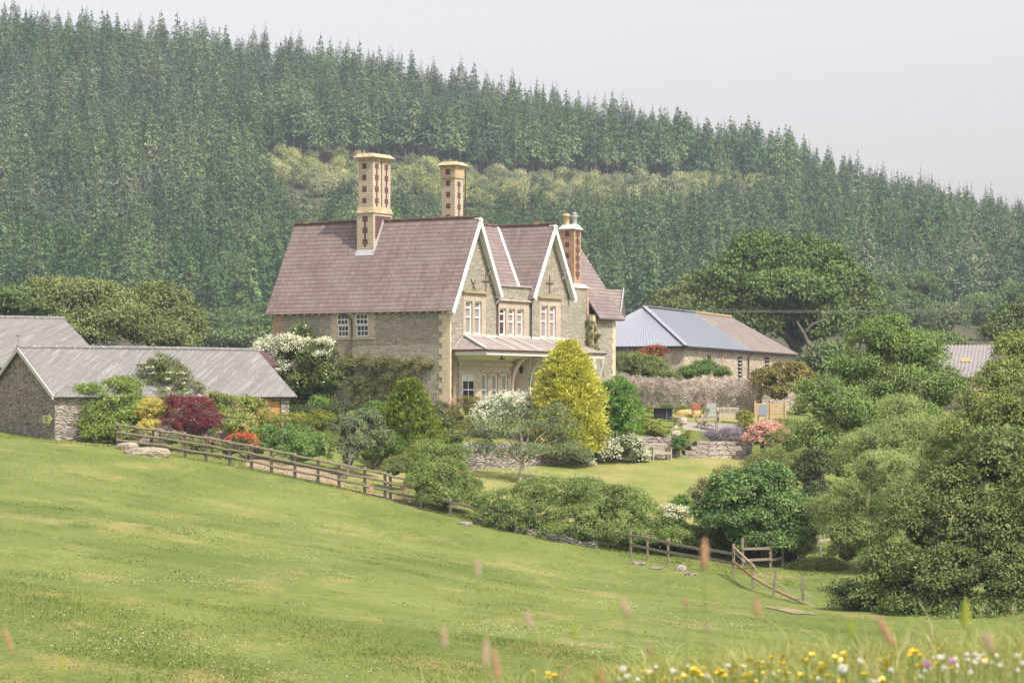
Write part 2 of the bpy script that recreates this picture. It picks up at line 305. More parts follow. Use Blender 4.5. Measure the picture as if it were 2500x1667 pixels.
# foliage palettes
FOL = dict(
    conifer=foliage('spruce_needles', (.018, .048, .022), (.108, .172, .056), trans=.05, rough=.7, spec=.1, inst=True),
    larch=foliage('young_leaves', (.11, .14, .055), (.20, .215, .09), trans=.2, inst=True),
    oak=foliage('oak_leaves', (.060, .098, .028), (.122, .165, .052), big=.75, bscale=.3),
    dull=foliage('dull_leaves', (.098, .122, .044), (.165, .185, .072), big=.75, bscale=.35),
    midgreen=foliage('mid_leaves', (.065, .098, .038), (.125, .165, .065), bscale=.4, inst=False),
    laurel=foliage('glossy_laurel', (.075, .125, .018), (.21, .27, .045), (.34, .36, .10), rough=.35, spec=.5),
    elder=foliage('elder_leaves', (.060, .085, .025), (.15, .16, .055), (.33, .22, .09)),
    gold=foliage('golden_leaves', (.50, .42, .09), (.82, .72, .24), trans=.3),
    maroon=foliage('crimson_leaves', (.075, .018, .026), (.17, .035, .05), (.26, .08, .07), big=.85),
    rhodo=foliage('pale_rhododendron', (.115, .155, .035), (.25, .27, .080), (.38, .26, .17)),
    ivy=foliage('ivy_leaves', (.050, .105, .018), (.15, .23, .050), rough=.4, spec=.45),
    limeh=foliage('lime_leaves', (.15, .19, .025), (.32, .33, .06), (.36, .25, .11)),
    rose=foliage('rose_leaves', (.045, .075, .020), (.17, .20, .06), rough=.45),
    creeper=foliage('olive_creeper', (.10, .105, .042), (.21, .195, .085)),
    cypress=foliage('green_cypress', (.060, .095, .014), (.185, .225, .032), (.30, .33, .06), trans=.15),
    goldcyp=foliage('golden_cypress', (.36, .37, .04), (.80, .77, .19), (.88, .86, .38), trans=.15),
    fresh=foliage('fresh_leaves', (.085, .165, .030), (.20, .31, .075)),
    dome=foliage('bright_green_leaves', (.040, .098, .010), (.115, .215, .022), (.19, .29, .05), rough=.4, spec=.4),
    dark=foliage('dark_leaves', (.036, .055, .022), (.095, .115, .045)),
    redtip=foliage('red_tipped_leaves', (.085, .095, .028), (.19, .16, .055), (.42, .10, .05)),
    grey=foliage('grey_green_leaves', (.060, .085, .042), (.155, .185, .095), (.25, .28, .17)),
    haw=foliage('hawthorn_leaves', (.058, .102, .024), (.20, .25, .070), (.30, .34, .13), rough=.5, spec=.3),
    haw2=foliage('bramble_leaves', (.075, .105, .030), (.20, .22, .075)),
    hazel=foliage('hazel_leaves', (.042, .085, .024), (.155, .225, .07), rough=.5, spec=.3),
    bronze=foliage('bronze_leaves', (.090, .080, .040), (.165, .15, .065), (.20, .10, .075)),
    willow=foliage('willow_leaves', (.13, .18, .062), (.25, .30, .115), (.31, .35, .17)),
    alder=foliage('alder_leaves', (.085, .135, .038), (.175, .225, .075)),
    cherry=foliage('cherry_leaves', (.036, .064, .017), (.145, .185, .055), (.28, .29, .11), rough=.5, spec=.3),
    pear=foliage('pear_leaves', (.10, .13, .035), (.23, .25, .085)),
    lav=foliage('lavender_leaves', (.15, .14, .13), (.25, .22, .24)),
    orangeg=foliage('orange_green_leaves', (.10, .135, .025), (.24, .24, .06), (.42, .21, .07)),
    lime2=foliage('yellow_green_leaves', (.20, .24, .03), (.42, .42, .07)),
    redcreep=foliage('russet_creeper', (.17, .060, .030), (.28, .10, .045)),
    vine=foliage('vine_leaves', (.085, .080, .022), (.22, .18, .055), (.36, .30, .11)),
    white=foliage('white_petals', (.62, .62, .52), (.85, .85, .80), trans=.25),
    creamf=foliage('cream_umbels', (.56, .53, .36), (.76, .73, .58), trans=.2),
    pinkf=foliage('pink_petals', (.60, .25, .28), (.80, .50, .50), trans=.25),
    redf=foliage('red_petals', (.55, .05, .04), (.68, .14, .09), trans=.25),
    purple=foliage('lavender_flowers', (.16, .10, .26), (.30, .21, .40), trans=.2),
)
# ------------------------------------------------------------------ terrain
class TPS:
    def __init__(s, pts, lam=.02):
        p = np.array(pts, float); s.xy = p[:, :2]; n = len(p)
        A = np.zeros((n+3, n+3)); A[:n, :n] = s.k(s.xy[:, None]-s.xy[None])+lam*n*np.eye(n); A[:n, n] = 1; A[:n, n+1:] = s.xy; A[n, :n] = 1; A[n+1:, :n] = s.xy.T
        s.w = np.linalg.solve(A, np.r_[p[:, 2], 0, 0, 0])
    def k(s, d):
        r2 = (d**2).sum(-1)+1e-9; return .5*r2*np.log(r2)/100.
    def __call__(s, x, y):
        x = np.asarray(x, float); y = np.asarray(y, float); q = np.stack([x.ravel(), y.ravel()], -1); out = np.empty(len(q))
        for i in range(0, len(q), 40000):
            c = q[i:i+40000]; out[i:i+40000] = s.k(c[:, None]-s.xy[None])@s.w[:-3]+s.w[-3]+c@s.w[-2:]
        return out.reshape(x.shape)
cp = [(0, 1078, 133), (131, 1081, 131), (205, 1079, 132), (285, 1080, 129), (500, 1118, 127), (700, 1163, 125), (880, 1200, 123), (1010, 1226, 121), (1180, 1290, 118), (1420, 1355, 115), (1650, 1378, 112), (1792, 1404, 109),
      (1837, 1440, 105), (1884, 1468, 102), (1960, 1500, 100), (1960, 1404, 117), (2050, 1395, 119), (2100, 1565, 88), (0, 1200, 100), (0, 1300, 82), (0, 1450, 62), (0, 1667, 46), (600, 1300, 92), (600, 1450, 72), (600, 1667, 50),
      (1250, 1450, 85), (1250, 1560, 68), (1250, 1667, 55), (1800, 1500, 88), (1800, 1600, 70), (2300, 1620, 70), (2500, 1650, 65), (-500, 1000, 130), (-500, 1250, 80),
      (660, 1055, 142), (500, 1070, 138), (900, 1150, 130), (1040, 1150, 133), (1200, 1175, 134.5), (1500, 1140, 144), (1700, 1125, 149), (1800, 1125, 149.5), (1500, 1240, 128), (1700, 1265, 124), (1800, 1310, 118), (1250, 1230, 127), (1000, 1195, 126),
      (2200, 1330, 118), (2500, 1400, 100), (2300, 1160, 140), (2600, 1150, 140)]
cw = [tuple(P(*c)) for c in cp]
cw += [(-1, 150, -1.6), (6, 158, -1.2), (-9, 158, -1.0), (12, 165, -1.0), (-30, 160, -.6), (25, 170, -.8), (11, 192, .2), (20, 215, .4), (-40, 200, .8), (0, 205, .6), (45, 200, .4), (-40, 260, 3), (0, 260, 3), (45, 260, 2.5), (70, 150, -2), (-70, 150, 1), (70, 80, -5), (-50, 50, -3)]
tps = TPS(cw)
RX = (np.array([-200, 0, 250, 500, 914, 1116, 1340, 1562, 1850, 2020, 2232, 2391, 2500, 2700])-1250)/F*850
RZ = (1000-np.array([-5, 10, 35, 60, 122, 165, 215, 262, 330, 390, 455, 500, 522, 570]))/F*850-11.8
def hill(x, y):
    zr = np.interp(x, RX, RZ); s = np.clip((y-520)/330, 0, None)
    up = 15+(zr-15)*np.minimum(s, 1); dn = np.where(s > 1, -(s-1)*330*.10, 0)
    z = up+dn
    return np.where(y < 520, 3+(15-3)*np.clip((y-250)/270, 0, 1)**1.3, z)
def sm(a, b, v): t = np.clip((v-a)/(b-a), 0, 1); return t*t*(3-2*t)
def gz(x, y):
    x = np.asarray(x, float); y = np.asarray(y, float)
    kn = -1.24+.10*np.clip(x, -4, 4)+.03*np.sin(x*1.7)-np.maximum(y-11.8, 0)*.17-np.maximum(3-y, 0)*.0
    fl = tps(np.clip(x, -90, 90), np.clip(y, 30, 300))
    z = kn+(fl-kn)*sm(14, 42, y)
    return z+(hill(x, y)-z)*sm(190, 320, y)
def g1(x, y): return float(gz(np.array([x]), np.array([y]))[0])
def sheet(name, rows, cols, hw, material, zoff=0., kind='structure'):
    Yg, Sg = np.meshgrid(rows, cols, indexing='ij'); Xg = Sg*hw(Yg); Zg = gz(Xg, Yg)+zoff
    n, m = Xg.shape; idx = np.arange(n*m).reshape(n, m)
    Fc = np.stack([idx[:-1, :-1], idx[:-1, 1:], idx[1:, 1:], idx[1:, :-1]], -1).reshape(-1, 4)
    o = link(name, npmesh(name, np.stack([Xg, Yg, Zg], -1).reshape(-1, 3), Fc, [material], smooth=True)); return tag(o, kind=kind)
tag(sheet('field', np.r_[np.arange(-25, 16, 1.), np.arange(16, 175.1, 1.)], np.linspace(-1, 1, 181), lambda Y: 30+.45*np.abs(Y), M['field']), 'green hummocky pasture sloping down to the right', 'field')
tag(sheet('hillside', np.r_[np.arange(175, 420, 5.), np.arange(420, 1000, 8.), np.arange(1000, 3001, 200.)], np.linspace(-1, 1, 181), lambda Y: 30+.45*np.abs(Y), M['forest_floor']), 'steep forest floor of the hill behind the house', 'hillside')
# garden terrace (upper level), lawn and earth patches
tz = TPS([tuple(P(*c)) for c in ((1140, 1090, 136.5), (1300, 1085, 141), (1480, 1076, 146), (1560, 1072, 148), (1830, 1078, 150.2), (2050, 1075, 153))]+[(-3.3, 149, -.15), (-13, 156, -.1), (0, 170, .2), (15, 168, -.25), (22, 168, -.3), (-13, 143, -1.3), (-7, 139, -1.7), (4, 154, -.25), (7.5, 158, -.25), (-12, 170, .2)], .005)
def loft(name, front, back, m, n1, material, zf, skirt=2.0):
    f = np.array(front, float); b = np.array(back, float); t = np.linspace(0, 1, m); ti = np.linspace(0, 1, len(f))
    fx = np.stack([np.interp(t, ti, f[:, i]) for i in (0, 1)], -1); bx = np.stack([np.interp(t, np.linspace(0, 1, len(b)), b[:, i]) for i in (0, 1)], -1)
    u = np.linspace(0, 1, n1)[:, None, None]; G = fx[None]*(1-u)+bx[None]*u; Z = zf(G[..., 0], G[..., 1]); V = np.concatenate([G, Z[..., None]], -1)
    if skirt: lo = V[:1].copy(); lo[..., 2] -= skirt; V = np.concatenate([lo, V]); n1 += 1
    idx = np.arange(n1*m).reshape(n1, m); Fc = np.stack([idx[:-1, :-1], idx[:-1, 1:], idx[1:, 1:], idx[1:, :-1]], -1).reshape(-1, 4)
    return tag(link(name, npmesh(name, V.reshape(-1, 3), Fc, [material], smooth=True)), kind='structure')
def XY(px, Y): return ((px-1250)/F*Y, Y)
TF = [XY(640, 150), XY(760, 146), XY(880, 142), XY(1020, 138), XY(1140, 136.6), XY(1300, 141.2), XY(1480, 146.2), XY(1560, 148.2), XY(1662, 149.6), XY(1668, 152.4), XY(1795, 152.5), XY(1800, 151.0), XY(1830, 150.6), XY(2060, 153)]
tag(loft('garden_terrace', TF, [(-14, 172), (30, 172)], 60, 24, M['field'], tz), 'raised garden terrace in front of the house', 'terrace')
tag(loft('lawn', [XY(840, 123.8), XY(1000, 122.6), XY(1200, 120.5), XY(1500, 117.8), XY(1800, 116)], [XY(800, 139), XY(1000, 138.5), XY(1150, 137), XY(1480, 146.6), XY(1830, 150.4)], 60, 30, M['lawn'], lambda x, y: gz(x, y)+.03, 0), 'sun dried yellow green lawn below the terrace', 'lawn')
tag(loft('patio', [XY(1668, 152.6), XY(1790, 152.7)], [XY(1655, 156.5), XY(1830, 157)], 16, 14, M['paving'], lambda x, y: tz(x, y)+.03, .25), 'pale stone paved patio', 'patio')
tag(loft('upper_lawn', [XY(1605, 155), XY(1830, 157.2)], [XY(1590, 164), XY(1900, 165)], 10, 10, M['lawn'], lambda x, y: tz(x, y)+.045, 0), 'small strip of lawn beside the patio', 'lawn')
tag(loft('bare_earth', [XY(1965, 93.6), XY(1935, 93.9), XY(1990, 93.7), XY(1996, 94.3)], [XY(1872, 97.5), XY(1868, 96.6), XY(1900, 97.9), XY(1912, 97.4)], 24, 10, M['worn'], lambda x, y: gz(x, y)+.025, 0), 'worn pale earth patch in the grass by the pole fence', 'earth patch')
tag(loft('worn_ground', [XY(600, 126.3), XY(800, 124), XY(1005, 121.2)], [XY(600, 130.5), XY(800, 128), XY(1000, 124)], 24, 8, M['earth'], lambda x, y: gz(x, y)+.02, 0), 'dry pinkish soil strip behind the rail fence', 'soil')

# ------------------------------------------------------------------ leaves, shrubs and trees
def B(px, py, rx, ry, Y, d=.85): c = P(px, py, Y); k = Y/F; return (c.x, c.y, c.z, rx*k, rx*k*d, ry*k)
def unit(a): return a/np.maximum(np.linalg.norm(a, axis=1, keepdims=True), 1e-9)
def leafmesh(pos, D, Nn, L, W, v):
    D = unit(D); Sd = unit(np.cross(D, Nn)); Nn = np.cross(Sd, D); n = len(pos); L = L[:, None]; W = W[:, None]
    V = np.stack([pos-D*L*.5, pos+Sd*W*.5-D*L*.08+Nn*W*.12, pos+D*L*.5, pos-Sd*W*.5-D*L*.08+Nn*W*.12], 1).reshape(-1, 3)
    return V, np.arange(4*n).reshape(n, 4), np.repeat(v, 4)
def crown(name, blobs, n, L, W, m, parent, clump=.3, per=22, droop=0., inner=.24, zmin=-.45, shell=.07, lumps=.10, cull=.8, out=.6, grow=1., ground=True, zfun=None, flat=.7, lobes=26, lsz=.36):
    b = np.array(blobs, float)
    if lobes:
        sub = []
        for q in b:
            d = unit(rng.normal(size=(lobes, 3))); d[:, 2] = np.where(d[:, 2] < -.35, -d[:, 2], d[:, 2]); k_ = rng.uniform(lsz*.6, lsz*1.25, (lobes, 1)); sub.append(np.c_[q[:3]+q[3:]*d*(1.04-k_)*rng.uniform(.82, 1.04, (lobes, 1)), q[3:]*k_*np.array([1.15, 1.15, .85])])
        b = np.r_[b*np.array([1, 1, 1, .6, .6, .6]), np.concatenate(sub)]
    c = b[:, :3]; rad = b[:, 3:]*grow; wt = rad[:, 0]*rad[:, 1]+rad[:, 0]*rad[:, 2]+rad[:, 1]*rad[:, 2]; wt /= wt.sum(); nb0 = len(blobs)
    nc = max(4, int(n*2.9)//per); L *= .85; W *= .85; clump *= .45 if lobes else 1; bi = rng.choice(len(b), nc, p=wt); d = unit(rng.normal(size=(nc, 3))); d[:, 2] = np.where(d[:, 2] < zmin, -d[:, 2], d[:, 2])
    ph = rng.uniform(0, 6.28, (len(b), 4)); kk = rng.normal(size=(len(b), 4, 3))*3.2
    f = 1+lumps*np.sin((kk[bi]*d[:, None]).sum(-1)+ph[bi]).mean(1)*1.6
    cpos = c[bi]+rad[bi]*d*(f*(1-np.abs(rng.normal(0, shell, nc))))[:, None]
    keep = np.ones(nc, bool)
    if lobes: cen = np.array(blobs, float); jb = np.where(bi < nb0, bi, (bi-nb0)//lobes); od = unit((b[bi, :3]-cen[jb, :3])/cen[jb, 3:]+1e-6); keep &= (bi >= nb0) & ((d*od).sum(1)+.75*d[:, 2] > -.15)
    for j in range(len(b)):
        q = (((cpos-c[j])/rad[j])**2).sum(1); keep &= (q > cull**2) | (bi == j)
    cpos, d, bi = cpos[keep], d[keep], bi[keep]; on = unit(d/rad[bi]); k = len(cpos); cr = rng.uniform(0, 1, k)*.55+rng.uniform(0, 1, len(b))[bi]*.45
    ix = np.repeat(np.arange(k), per); nn = len(ix)
    pos = cpos[ix]+rng.normal(size=(nn, 3))*clump*np.array([1, 1, flat]); o = on[ix]
    D = rng.normal(size=(nn, 3))+o*out+np.array([0, 0, -1.])*droop; Nn = rng.normal(size=(nn, 3))*.34+o*1.0+np.array([0, 0, .4])
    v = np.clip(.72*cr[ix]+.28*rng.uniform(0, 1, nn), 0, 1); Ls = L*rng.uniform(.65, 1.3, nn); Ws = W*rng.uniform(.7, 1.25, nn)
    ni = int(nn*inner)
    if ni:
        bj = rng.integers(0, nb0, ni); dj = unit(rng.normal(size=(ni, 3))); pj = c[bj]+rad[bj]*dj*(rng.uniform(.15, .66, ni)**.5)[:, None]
        pos = np.r_[pos, pj]; D = np.r_[D, rng.normal(size=(ni, 3))]; Nn = np.r_[Nn, dj+rng.normal(size=(ni, 3))*.3]; v = np.r_[v, rng.uniform(0, .35, ni)]; Ls = np.r_[Ls, L*rng.uniform(1.6, 2.4, ni)]; Ws = np.r_[Ws, W*rng.uniform(1.8, 2.6, ni)]  # inner leaves kept to the dark tones, painting the shade inside the crown
    if ground:
        gzz = (zfun or gz)(pos[:, 0], pos[:, 1]); kp = pos[:, 2] > gzz+.02; pos, D, Nn, v, Ls, Ws = pos[kp], D[kp], Nn[kp], v[kp], Ls[kp], Ws[kp]
    V, Fc, vv = leafmesh(pos, D, Nn, Ls, Ws, v)
    if parent: V = V-np.array(parent.location)
    return link(name, npmesh(name, V, Fc, [FOL[m]], vv), parent)
def rootat(blobs, zfun=gz):
    b = np.array(blobs); i = b[:, 2].argmin(); x, y = b[:, 0].mean()*.5+b[i, 0]*.5, b[:, 1].mean(); return Vector((x, y, float(zfun(np.array([x]), np.array([y]))[0])))
def branches(name, base, ends, r0, r1, m, parent, wig=.12, n=6, base_spread=.15, offset=None):
    mb = MB(); base = Vector(base); o = offset or base
    for e in ends:
        e = Vector(e); b0 = base+Vector((random.uniform(-1, 1), random.uniform(-1, 1), 0))*base_spread; pts = []; L = (e-b0).length
        for i in range(6):
            t = i/5; p = b0.lerp(e, t); p.z += .12*L*math.sin(math.pi*t)*(1-t); p += Vector((random.gauss(0, 1), random.gauss(0, 1), random.gauss(0, .5)))*wig*L*.12*(0 if i in (0,) else 1)
            pts.append(p-o)
        mb.tube(pts, [r0+(r1-r0)*i/5 for i in range(6)], n)
    return mb.build(name, M[m], parent, smooth=True)
def shrub(name, label, cat, blobs, n, L, W, m, group=None, stems=5, bark='bark', stem_r=.035, flowers=None, zfun=gz, **kw):
    loc = rootat(blobs, zfun); r = empty(name, loc, 0, label, cat, group)
    crown('foliage', blobs, n, L, W, m, r, zfun=zfun, **kw)
    if stems:
        ends = [Vector((random.choice(blobs)[:3]))+Vector((random.uniform(-.4, .4)*blobs[0][3], 0, random.uniform(0, .35)*blobs[0][5])) for _ in range(stems)]
        branches('stems', loc, ends, stem_r, stem_r*.3, bark, r, base_spread=blobs[0][3]*.15)
    for fl in flowers or ():
        kwf = dict(clump=.12, per=9, inner=0, zmin=-.2, shell=.05, out=1.2, grow=1.07, cull=.95, zfun=zfun, lobes=0); kwf.update(fl[5] if len(fl) > 5 else {})
        crown('blossoms', fl[0] or blobs, fl[1], fl[2], fl[3], fl[4], r, **kwf)
    return r
def tree(name, label, cat, blobs, n, L, W, m, trunk=(.3, .06), base=None, limbs=9, bark='bark', group=None, extra=None, **kw):
    base = base or rootat(blobs); r = empty(name, base, 0, label, cat, group); zs = min(b[2]-b[5] for b in blobs); cx = sum(b[0] for b in blobs)/len(blobs); cy = sum(b[1] for b in blobs)/len(blobs); cz = sum(b[2] for b in blobs)/len(blobs)
    fork = Vector((base.x*.6+cx*.4, base.y*.6+cy*.4, max(base.z+.25*(cz-base.z), min(zs+.3, cz))))
    mb = MB(); mid = base.lerp(fork, .5)+Vector((random.uniform(-.1, .1), 0, 0)); mb.tube([Vector((0, 0, -.3)), (mid-base)*.3, mid-base, fork-base], [trunk[0]*1.35, trunk[0]*1.05, trunk[0]*.9, trunk[0]*.75], 9)
    t = mb.build('trunk', M[bark], r, smooth=True)
    ends = [Vector(b[:3])+Vector((random.uniform(-.6, .6)*b[3], random.uniform(-.6, .6)*b[4], random.uniform(-.1, .7)*b[5])) for b in (blobs*9)[:limbs]]+[Vector(e) for e in (extra or [])]
    branches('limbs', fork, ends, trunk[0]*.55, trunk[1], bark, r, base_spread=trunk[0]*.2, offset=base)
    crown('crown', blobs, n, L, W, m, r, **kw)
    return r
def cone(name, label, cat, px, ytop, ybot, rw, Y, n, L, W, m, pw=1.5, zfun=gz, lean=0., bulge=.0, group=None):
    b0 = P(px, ybot, Y); z0 = float(zfun(np.array([b0.x]), np.array([Y]))[0]); zb = min(b0.z, z0); H = P(px, ytop, Y).z-zb; Rr = rw*Y/F
    r = empty(name, (b0.x, Y, zb), 0, label, cat, group); nc = n//16
    t = rng.uniform(0.0, 1, nc)**1.35*.985; a = rng.uniform(0, 6.283, nc)
    prof = Rr*(1-t**pw)**.9*np.clip(.74+t*1.1, 0, 1)
    rr = prof*(1+.10*np.sin(a*5+t*17)+.07*np.sin(a*9-t*31))*(1-np.abs(rng.normal(0, .07, nc)))+.05
    cpos = np.stack([rr*np.cos(a)+lean*t, rr*np.sin(a), t*H], -1); on = np.stack([np.cos(a), np.sin(a), .35+0*a], -1)
    ix = np.repeat(np.arange(nc), 16); nn = len(ix); cr = rng.uniform(0, 1, nc)[ix]; spray = on[ix]*.9+rng.normal(size=(nn, 3))*.45+np.array([0, 0, .25])
    pos = cpos[ix]+on[ix]*rng.uniform(-.08, .15, nn)[:, None]+rng.normal(size=(nn, 3))*np.array([.13, .13, .06])
    V, Fc, vv = leafmesh(pos, spray, rng.normal(size=(nn, 3))*.5+on[ix]*.4+np.array([0, 0, .9]), L*rng.uniform(.6, 1.4, nn), W*rng.uniform(.7, 1.3, nn), np.clip(.5*cr+.5*rng.uniform(0, 1, nn), 0, 1))
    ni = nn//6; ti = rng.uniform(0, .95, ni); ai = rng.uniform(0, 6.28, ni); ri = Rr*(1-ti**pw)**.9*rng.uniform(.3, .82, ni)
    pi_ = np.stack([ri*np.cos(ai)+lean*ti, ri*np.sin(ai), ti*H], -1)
    V2, F2, v2 = leafmesh(pi_, rng.normal(size=(ni, 3)), np.stack([np.cos(ai), np.sin(ai), .2+0*ai], -1), np.full(ni, L*2), np.full(ni, L*1.6), rng.uniform(0, .3, ni))  # core leaves take dark tones that paint the shade within the cone
    link('foliage', npmesh('foliage', np.r_[V, V2], np.r_[Fc, F2+len(V)], [FOL[m]], np.r_[vv, v2]), r)
    mb = MB(); mb.tube([(0, 0, -.2), (0, 0, H*.5), (lean*.9, 0, H*.93)], [.14, .09, .02], 8); mb.build('trunk', M['bark'], r, True)
    return r
# ------------------------------------------------------------------ the farmhouse
def wallpanel(mb, o, ax, nrm, s0, s1, z0, z1, holes=(), depth=0., m=0, edge=0.):
    o, ax, nrm = Vector(o), Vector(ax), Vector(nrm); up = Vector((0, 0, 1))
    ss = sorted({s0, s1, *[h[0] for h in holes], *[h[1] for h in holes]}); zz = sorted({z0, z1, *[h[2] for h in holes], *[h[3] for h in holes]})
    pt = lambda s, z, d=0.: o+ax*s+up*z-nrm*d
    flip = ax.cross(up).dot(nrm) < 0
    def q(a): mb.poly(a[::-1] if flip else a, m)
    for i in range(len(ss)-1):
        for j in range(len(zz)-1):
            a, b, c, d = ss[i], ss[i+1], zz[j], zz[j+1]; sc_, zc = (a+b)/2, (c+d)/2
            if a < s0-1e-6 or b > s1+1e-6 or c < z0-1e-6 or d > z1+1e-6: continue
            if any(h[0] < sc_ < h[1] and h[2] < zc < h[3] for h in holes): continue
            q([pt(a, c), pt(b, c), pt(b, d), pt(a, d)])
    if depth:
        for a, b, c, d in holes:
            q([pt(a, c), pt(a, c, depth), pt(b, c, depth), pt(b, c)]); q([pt(a, d), pt(b, d), pt(b, d, depth), pt(a, d, depth)])
            q([pt(a, c), pt(a, d), pt(a, d, depth), pt(a, c, depth)]); q([pt(b, c), pt(b, c, depth), pt(b, d, depth), pt(b, d)])
    if edge:
        a, b, c, d = s0, s1, z0, z1
        q([pt(a, c), pt(b, c), pt(b, c, edge), pt(a, c, edge)]); q([pt(a, d), pt(a, d, edge), pt(b, d, edge), pt(b, d)])
        q([pt(a, c), pt(a, c, edge), pt(a, d, edge), pt(a, d)]); q([pt(b, c), pt(b, d), pt(b, d, edge), pt(b, c, edge)])
def window(parent, o, ax, nrm, s0, s1, z0, z1, vb=(), hb=(.5,), fw=.055, rec=.14, inside='glass', fm='white', name='window', tilt=0.):
    o, ax, nrm = Vector(o), Vector(ax), Vector(nrm); up = Vector((0, 0, 1)); pt = lambda s, z, d=0.: o+ax*s+up*z-nrm*(rec+d)
    mb = MB()
    def bar(a, b, w_, h=.05): mb.bar(a, b, w_, h, 0, up=nrm)
    zi0, zi1 = z0+fw/2, z1-fw/2
    bar(pt(s0+fw/2, z0), pt(s0+fw/2, z1), fw); bar(pt(s1-fw/2, z0), pt(s1-fw/2, z1), fw)
    bar(pt(s0+fw, zi0), pt(s1-fw, zi0), fw*1.2); bar(pt(s0+fw, zi1), pt(s1-fw, zi1), fw)
    for h in hb: zz = z0+(z1-z0)*h; bar(pt(s0+fw, zz, .002), pt(s1-fw, zz, .002), fw*.9, .055)
    for v_ in vb: s = s0+(s1-s0)*v_; bar(pt(s, zi0, .004), pt(s, zi1, .004), .026, .036)
    wf = mb.build(name, M[fm], parent)
    g = MB(); q = [pt(s0, z0, .03), pt(s1, z0, .03), pt(s1, z1, .03), pt(s0, z1, .03)]; g.poly(q); g.build('pane', M[inside], wf); return wf
def roofslab(mb, e0, e1, r1, r0, t=.07, m=0): mb.slab([e0, e1, r1, r0], t, m)
def ridge(mb, a, b, r=.085, m=0):
    a, b = Vector(a), Vector(b); n = max(2, int((b-a).length/.45))
    for i in range(n):
        p, q = a.lerp(b, i/n), a.lerp(b, (i+.985)/n); mb.tube([p+Vector((0, 0, random.uniform(-.012, .012))), q], [r, r*1.06], 8, m)
def diaper(mb, o, ax, nrm, w_, z0, z1, m=1, period=.62, col=True, bw=.2):
    o, ax, nrm = Vector(o), Vector(ax), Vector(nrm); up = Vector((0, 0, 1))
    def blk(s0, s1, a, b):
        q = [o+ax*s0+up*a, o+ax*s1+up*a, o+ax*s1+up*b, o+ax*s0+up*b]
        mb.hexa([q[0]-nrm*.02, q[1]-nrm*.02, q[1]+nrm*.004, q[0]+nrm*.004], [q[3]-nrm*.02, q[2]-nrm*.02, q[2]+nrm*.004, q[3]+nrm*.004], m)
    z = z1-.12; c = w_/2
    while z-.3 > z0:
        blk(c-bw*.7, c+bw*.7, z-.30, z)
        if col: blk(c-bw*.3, c+bw*.3, max(z-period, z0), z-.30)
        z -= period
H = empty('stone_farmhouse', (-3.26, 150, 0), R(59), 'tall gabled stone farmhouse with plum slate roofs and patterned brick chimneys', 'house')
HR = math.cos(R(59)), math.sin(R(59))
def HL(px, py, Y):
    p = P(px, py, Y); dx, dy = p.x+3.26, p.y-150; return Vector((dx*HR[0]+dy*HR[1], -dx*HR[1]+dy*HR[0], p.z))
def HW(x, y, z): return Vector((-3.26+x*HR[0]-y*HR[1], 150+x*HR[1]+y*HR[0], z))
FX, FN, UP = (1, 0, 0), (0, -1, 0), (0, 0, 1); LX, LN = (0, 1, 0), (-1, 0, 0)
ZB = -1.6
op1 = [(1.54, 2.22, 4.0, 5.74), (2.46, 3.15, 4.0, 5.74)]; op2 = [(5.0, 5.67, 4.0, 5.46), (5.94, 6.6, 4.0, 5.46), (6.85, 7.53, 4.0, 5.46)]; op3 = [(9.44, 10.13, 3.97, 5.74), (10.38, 11.02, 3.97, 5.74)]
opL = [(5.1, 5.92, 3.88, 5.12), (6.37, 7.12, 3.88, 5.12)]
mb = MB(); wallpanel(mb, (0, 0, 0), FX, FN, 0, 4.7, ZB, 5.2, [h[:3]+(5.2,) for h in op1])
SL1 = 1.786
# gable above the eaves, with the tops of the openings left open
def gablepoly(mb, x0, x1, zb, xa, za, sl, holes):
    xs = sorted({x0, x1, xa, *[h[0] for h in holes], *[h[1] for h in holes]})
    for a, b in zip(xs[:-1], xs[1:]):
        hz = [h[3] for h in holes if h[0] < (a+b)/2 < h[1]]; lo = hz[0] if hz else zb
        mb.poly([(a, 0, lo), (b, 0, lo), (b, 0, za-abs(b-xa)*sl), (a, 0, za-abs(a-xa)*sl)])
gablepoly(mb, 0, 4.7, 5.2, 2.5, 10.12, SL1*1.10, op1)
wallpanel(mb, (0, 0, 0), FX, FN, 4.7, 8.2, ZB, 6.66, op2); mb.box(4.7, 8.2, .003, .5, 5.6, 6.64)
wallpanel(mb, (0, 0, 0), FX, FN, 8.2, 12.6, ZB, 6.0, op3); gablepoly(mb, 8.2, 12.6, 6.0, 10.4, 10.15, 1.86, [])
wallpanel(mb, (12.6, 0, 0), LX, (1, 0, 0), 0, 3, ZB, 6.3)
mb.build('wall', M['stone'], H)
mb = MB(); wallpanel(mb, (0, 0, 0), LX, LN, 0, 11.3, ZB, 5.4, opL); wallpanel(mb, (0, 11.3, 0), FX, (0, 1, 0), 0, 5, ZB, 5.4); mb.poly([(0, 11.3, 5.4), (5, 11.3, 5.4), (2.5, 11.3, 9.9)])
mb.build('wall', M['stone_side'], H)
mb = MB(); wallpanel(mb, (0, -.2, 0), FX, FN, 14.9, 17.5, ZB, 5.4); wallpanel(mb, (14.9, -.2, 0), LX, LN, 0, 4, ZB, 5.4); wallpanel(mb, (17.5, -.2, 0), LX, (1, 0, 0), 0, 6, ZB, 5.4); mb.poly([(17.5, -.2, 5.4), (17.5, 6, 5.4), (17.5, 3, 9.9)])
mb.build('wall', M['stone'], H)
mb = MB(); mb.box(12.6, 15.15, .22, 1.8, ZB, 6.9); mb.build('chimney_breast', M['stone'], H)
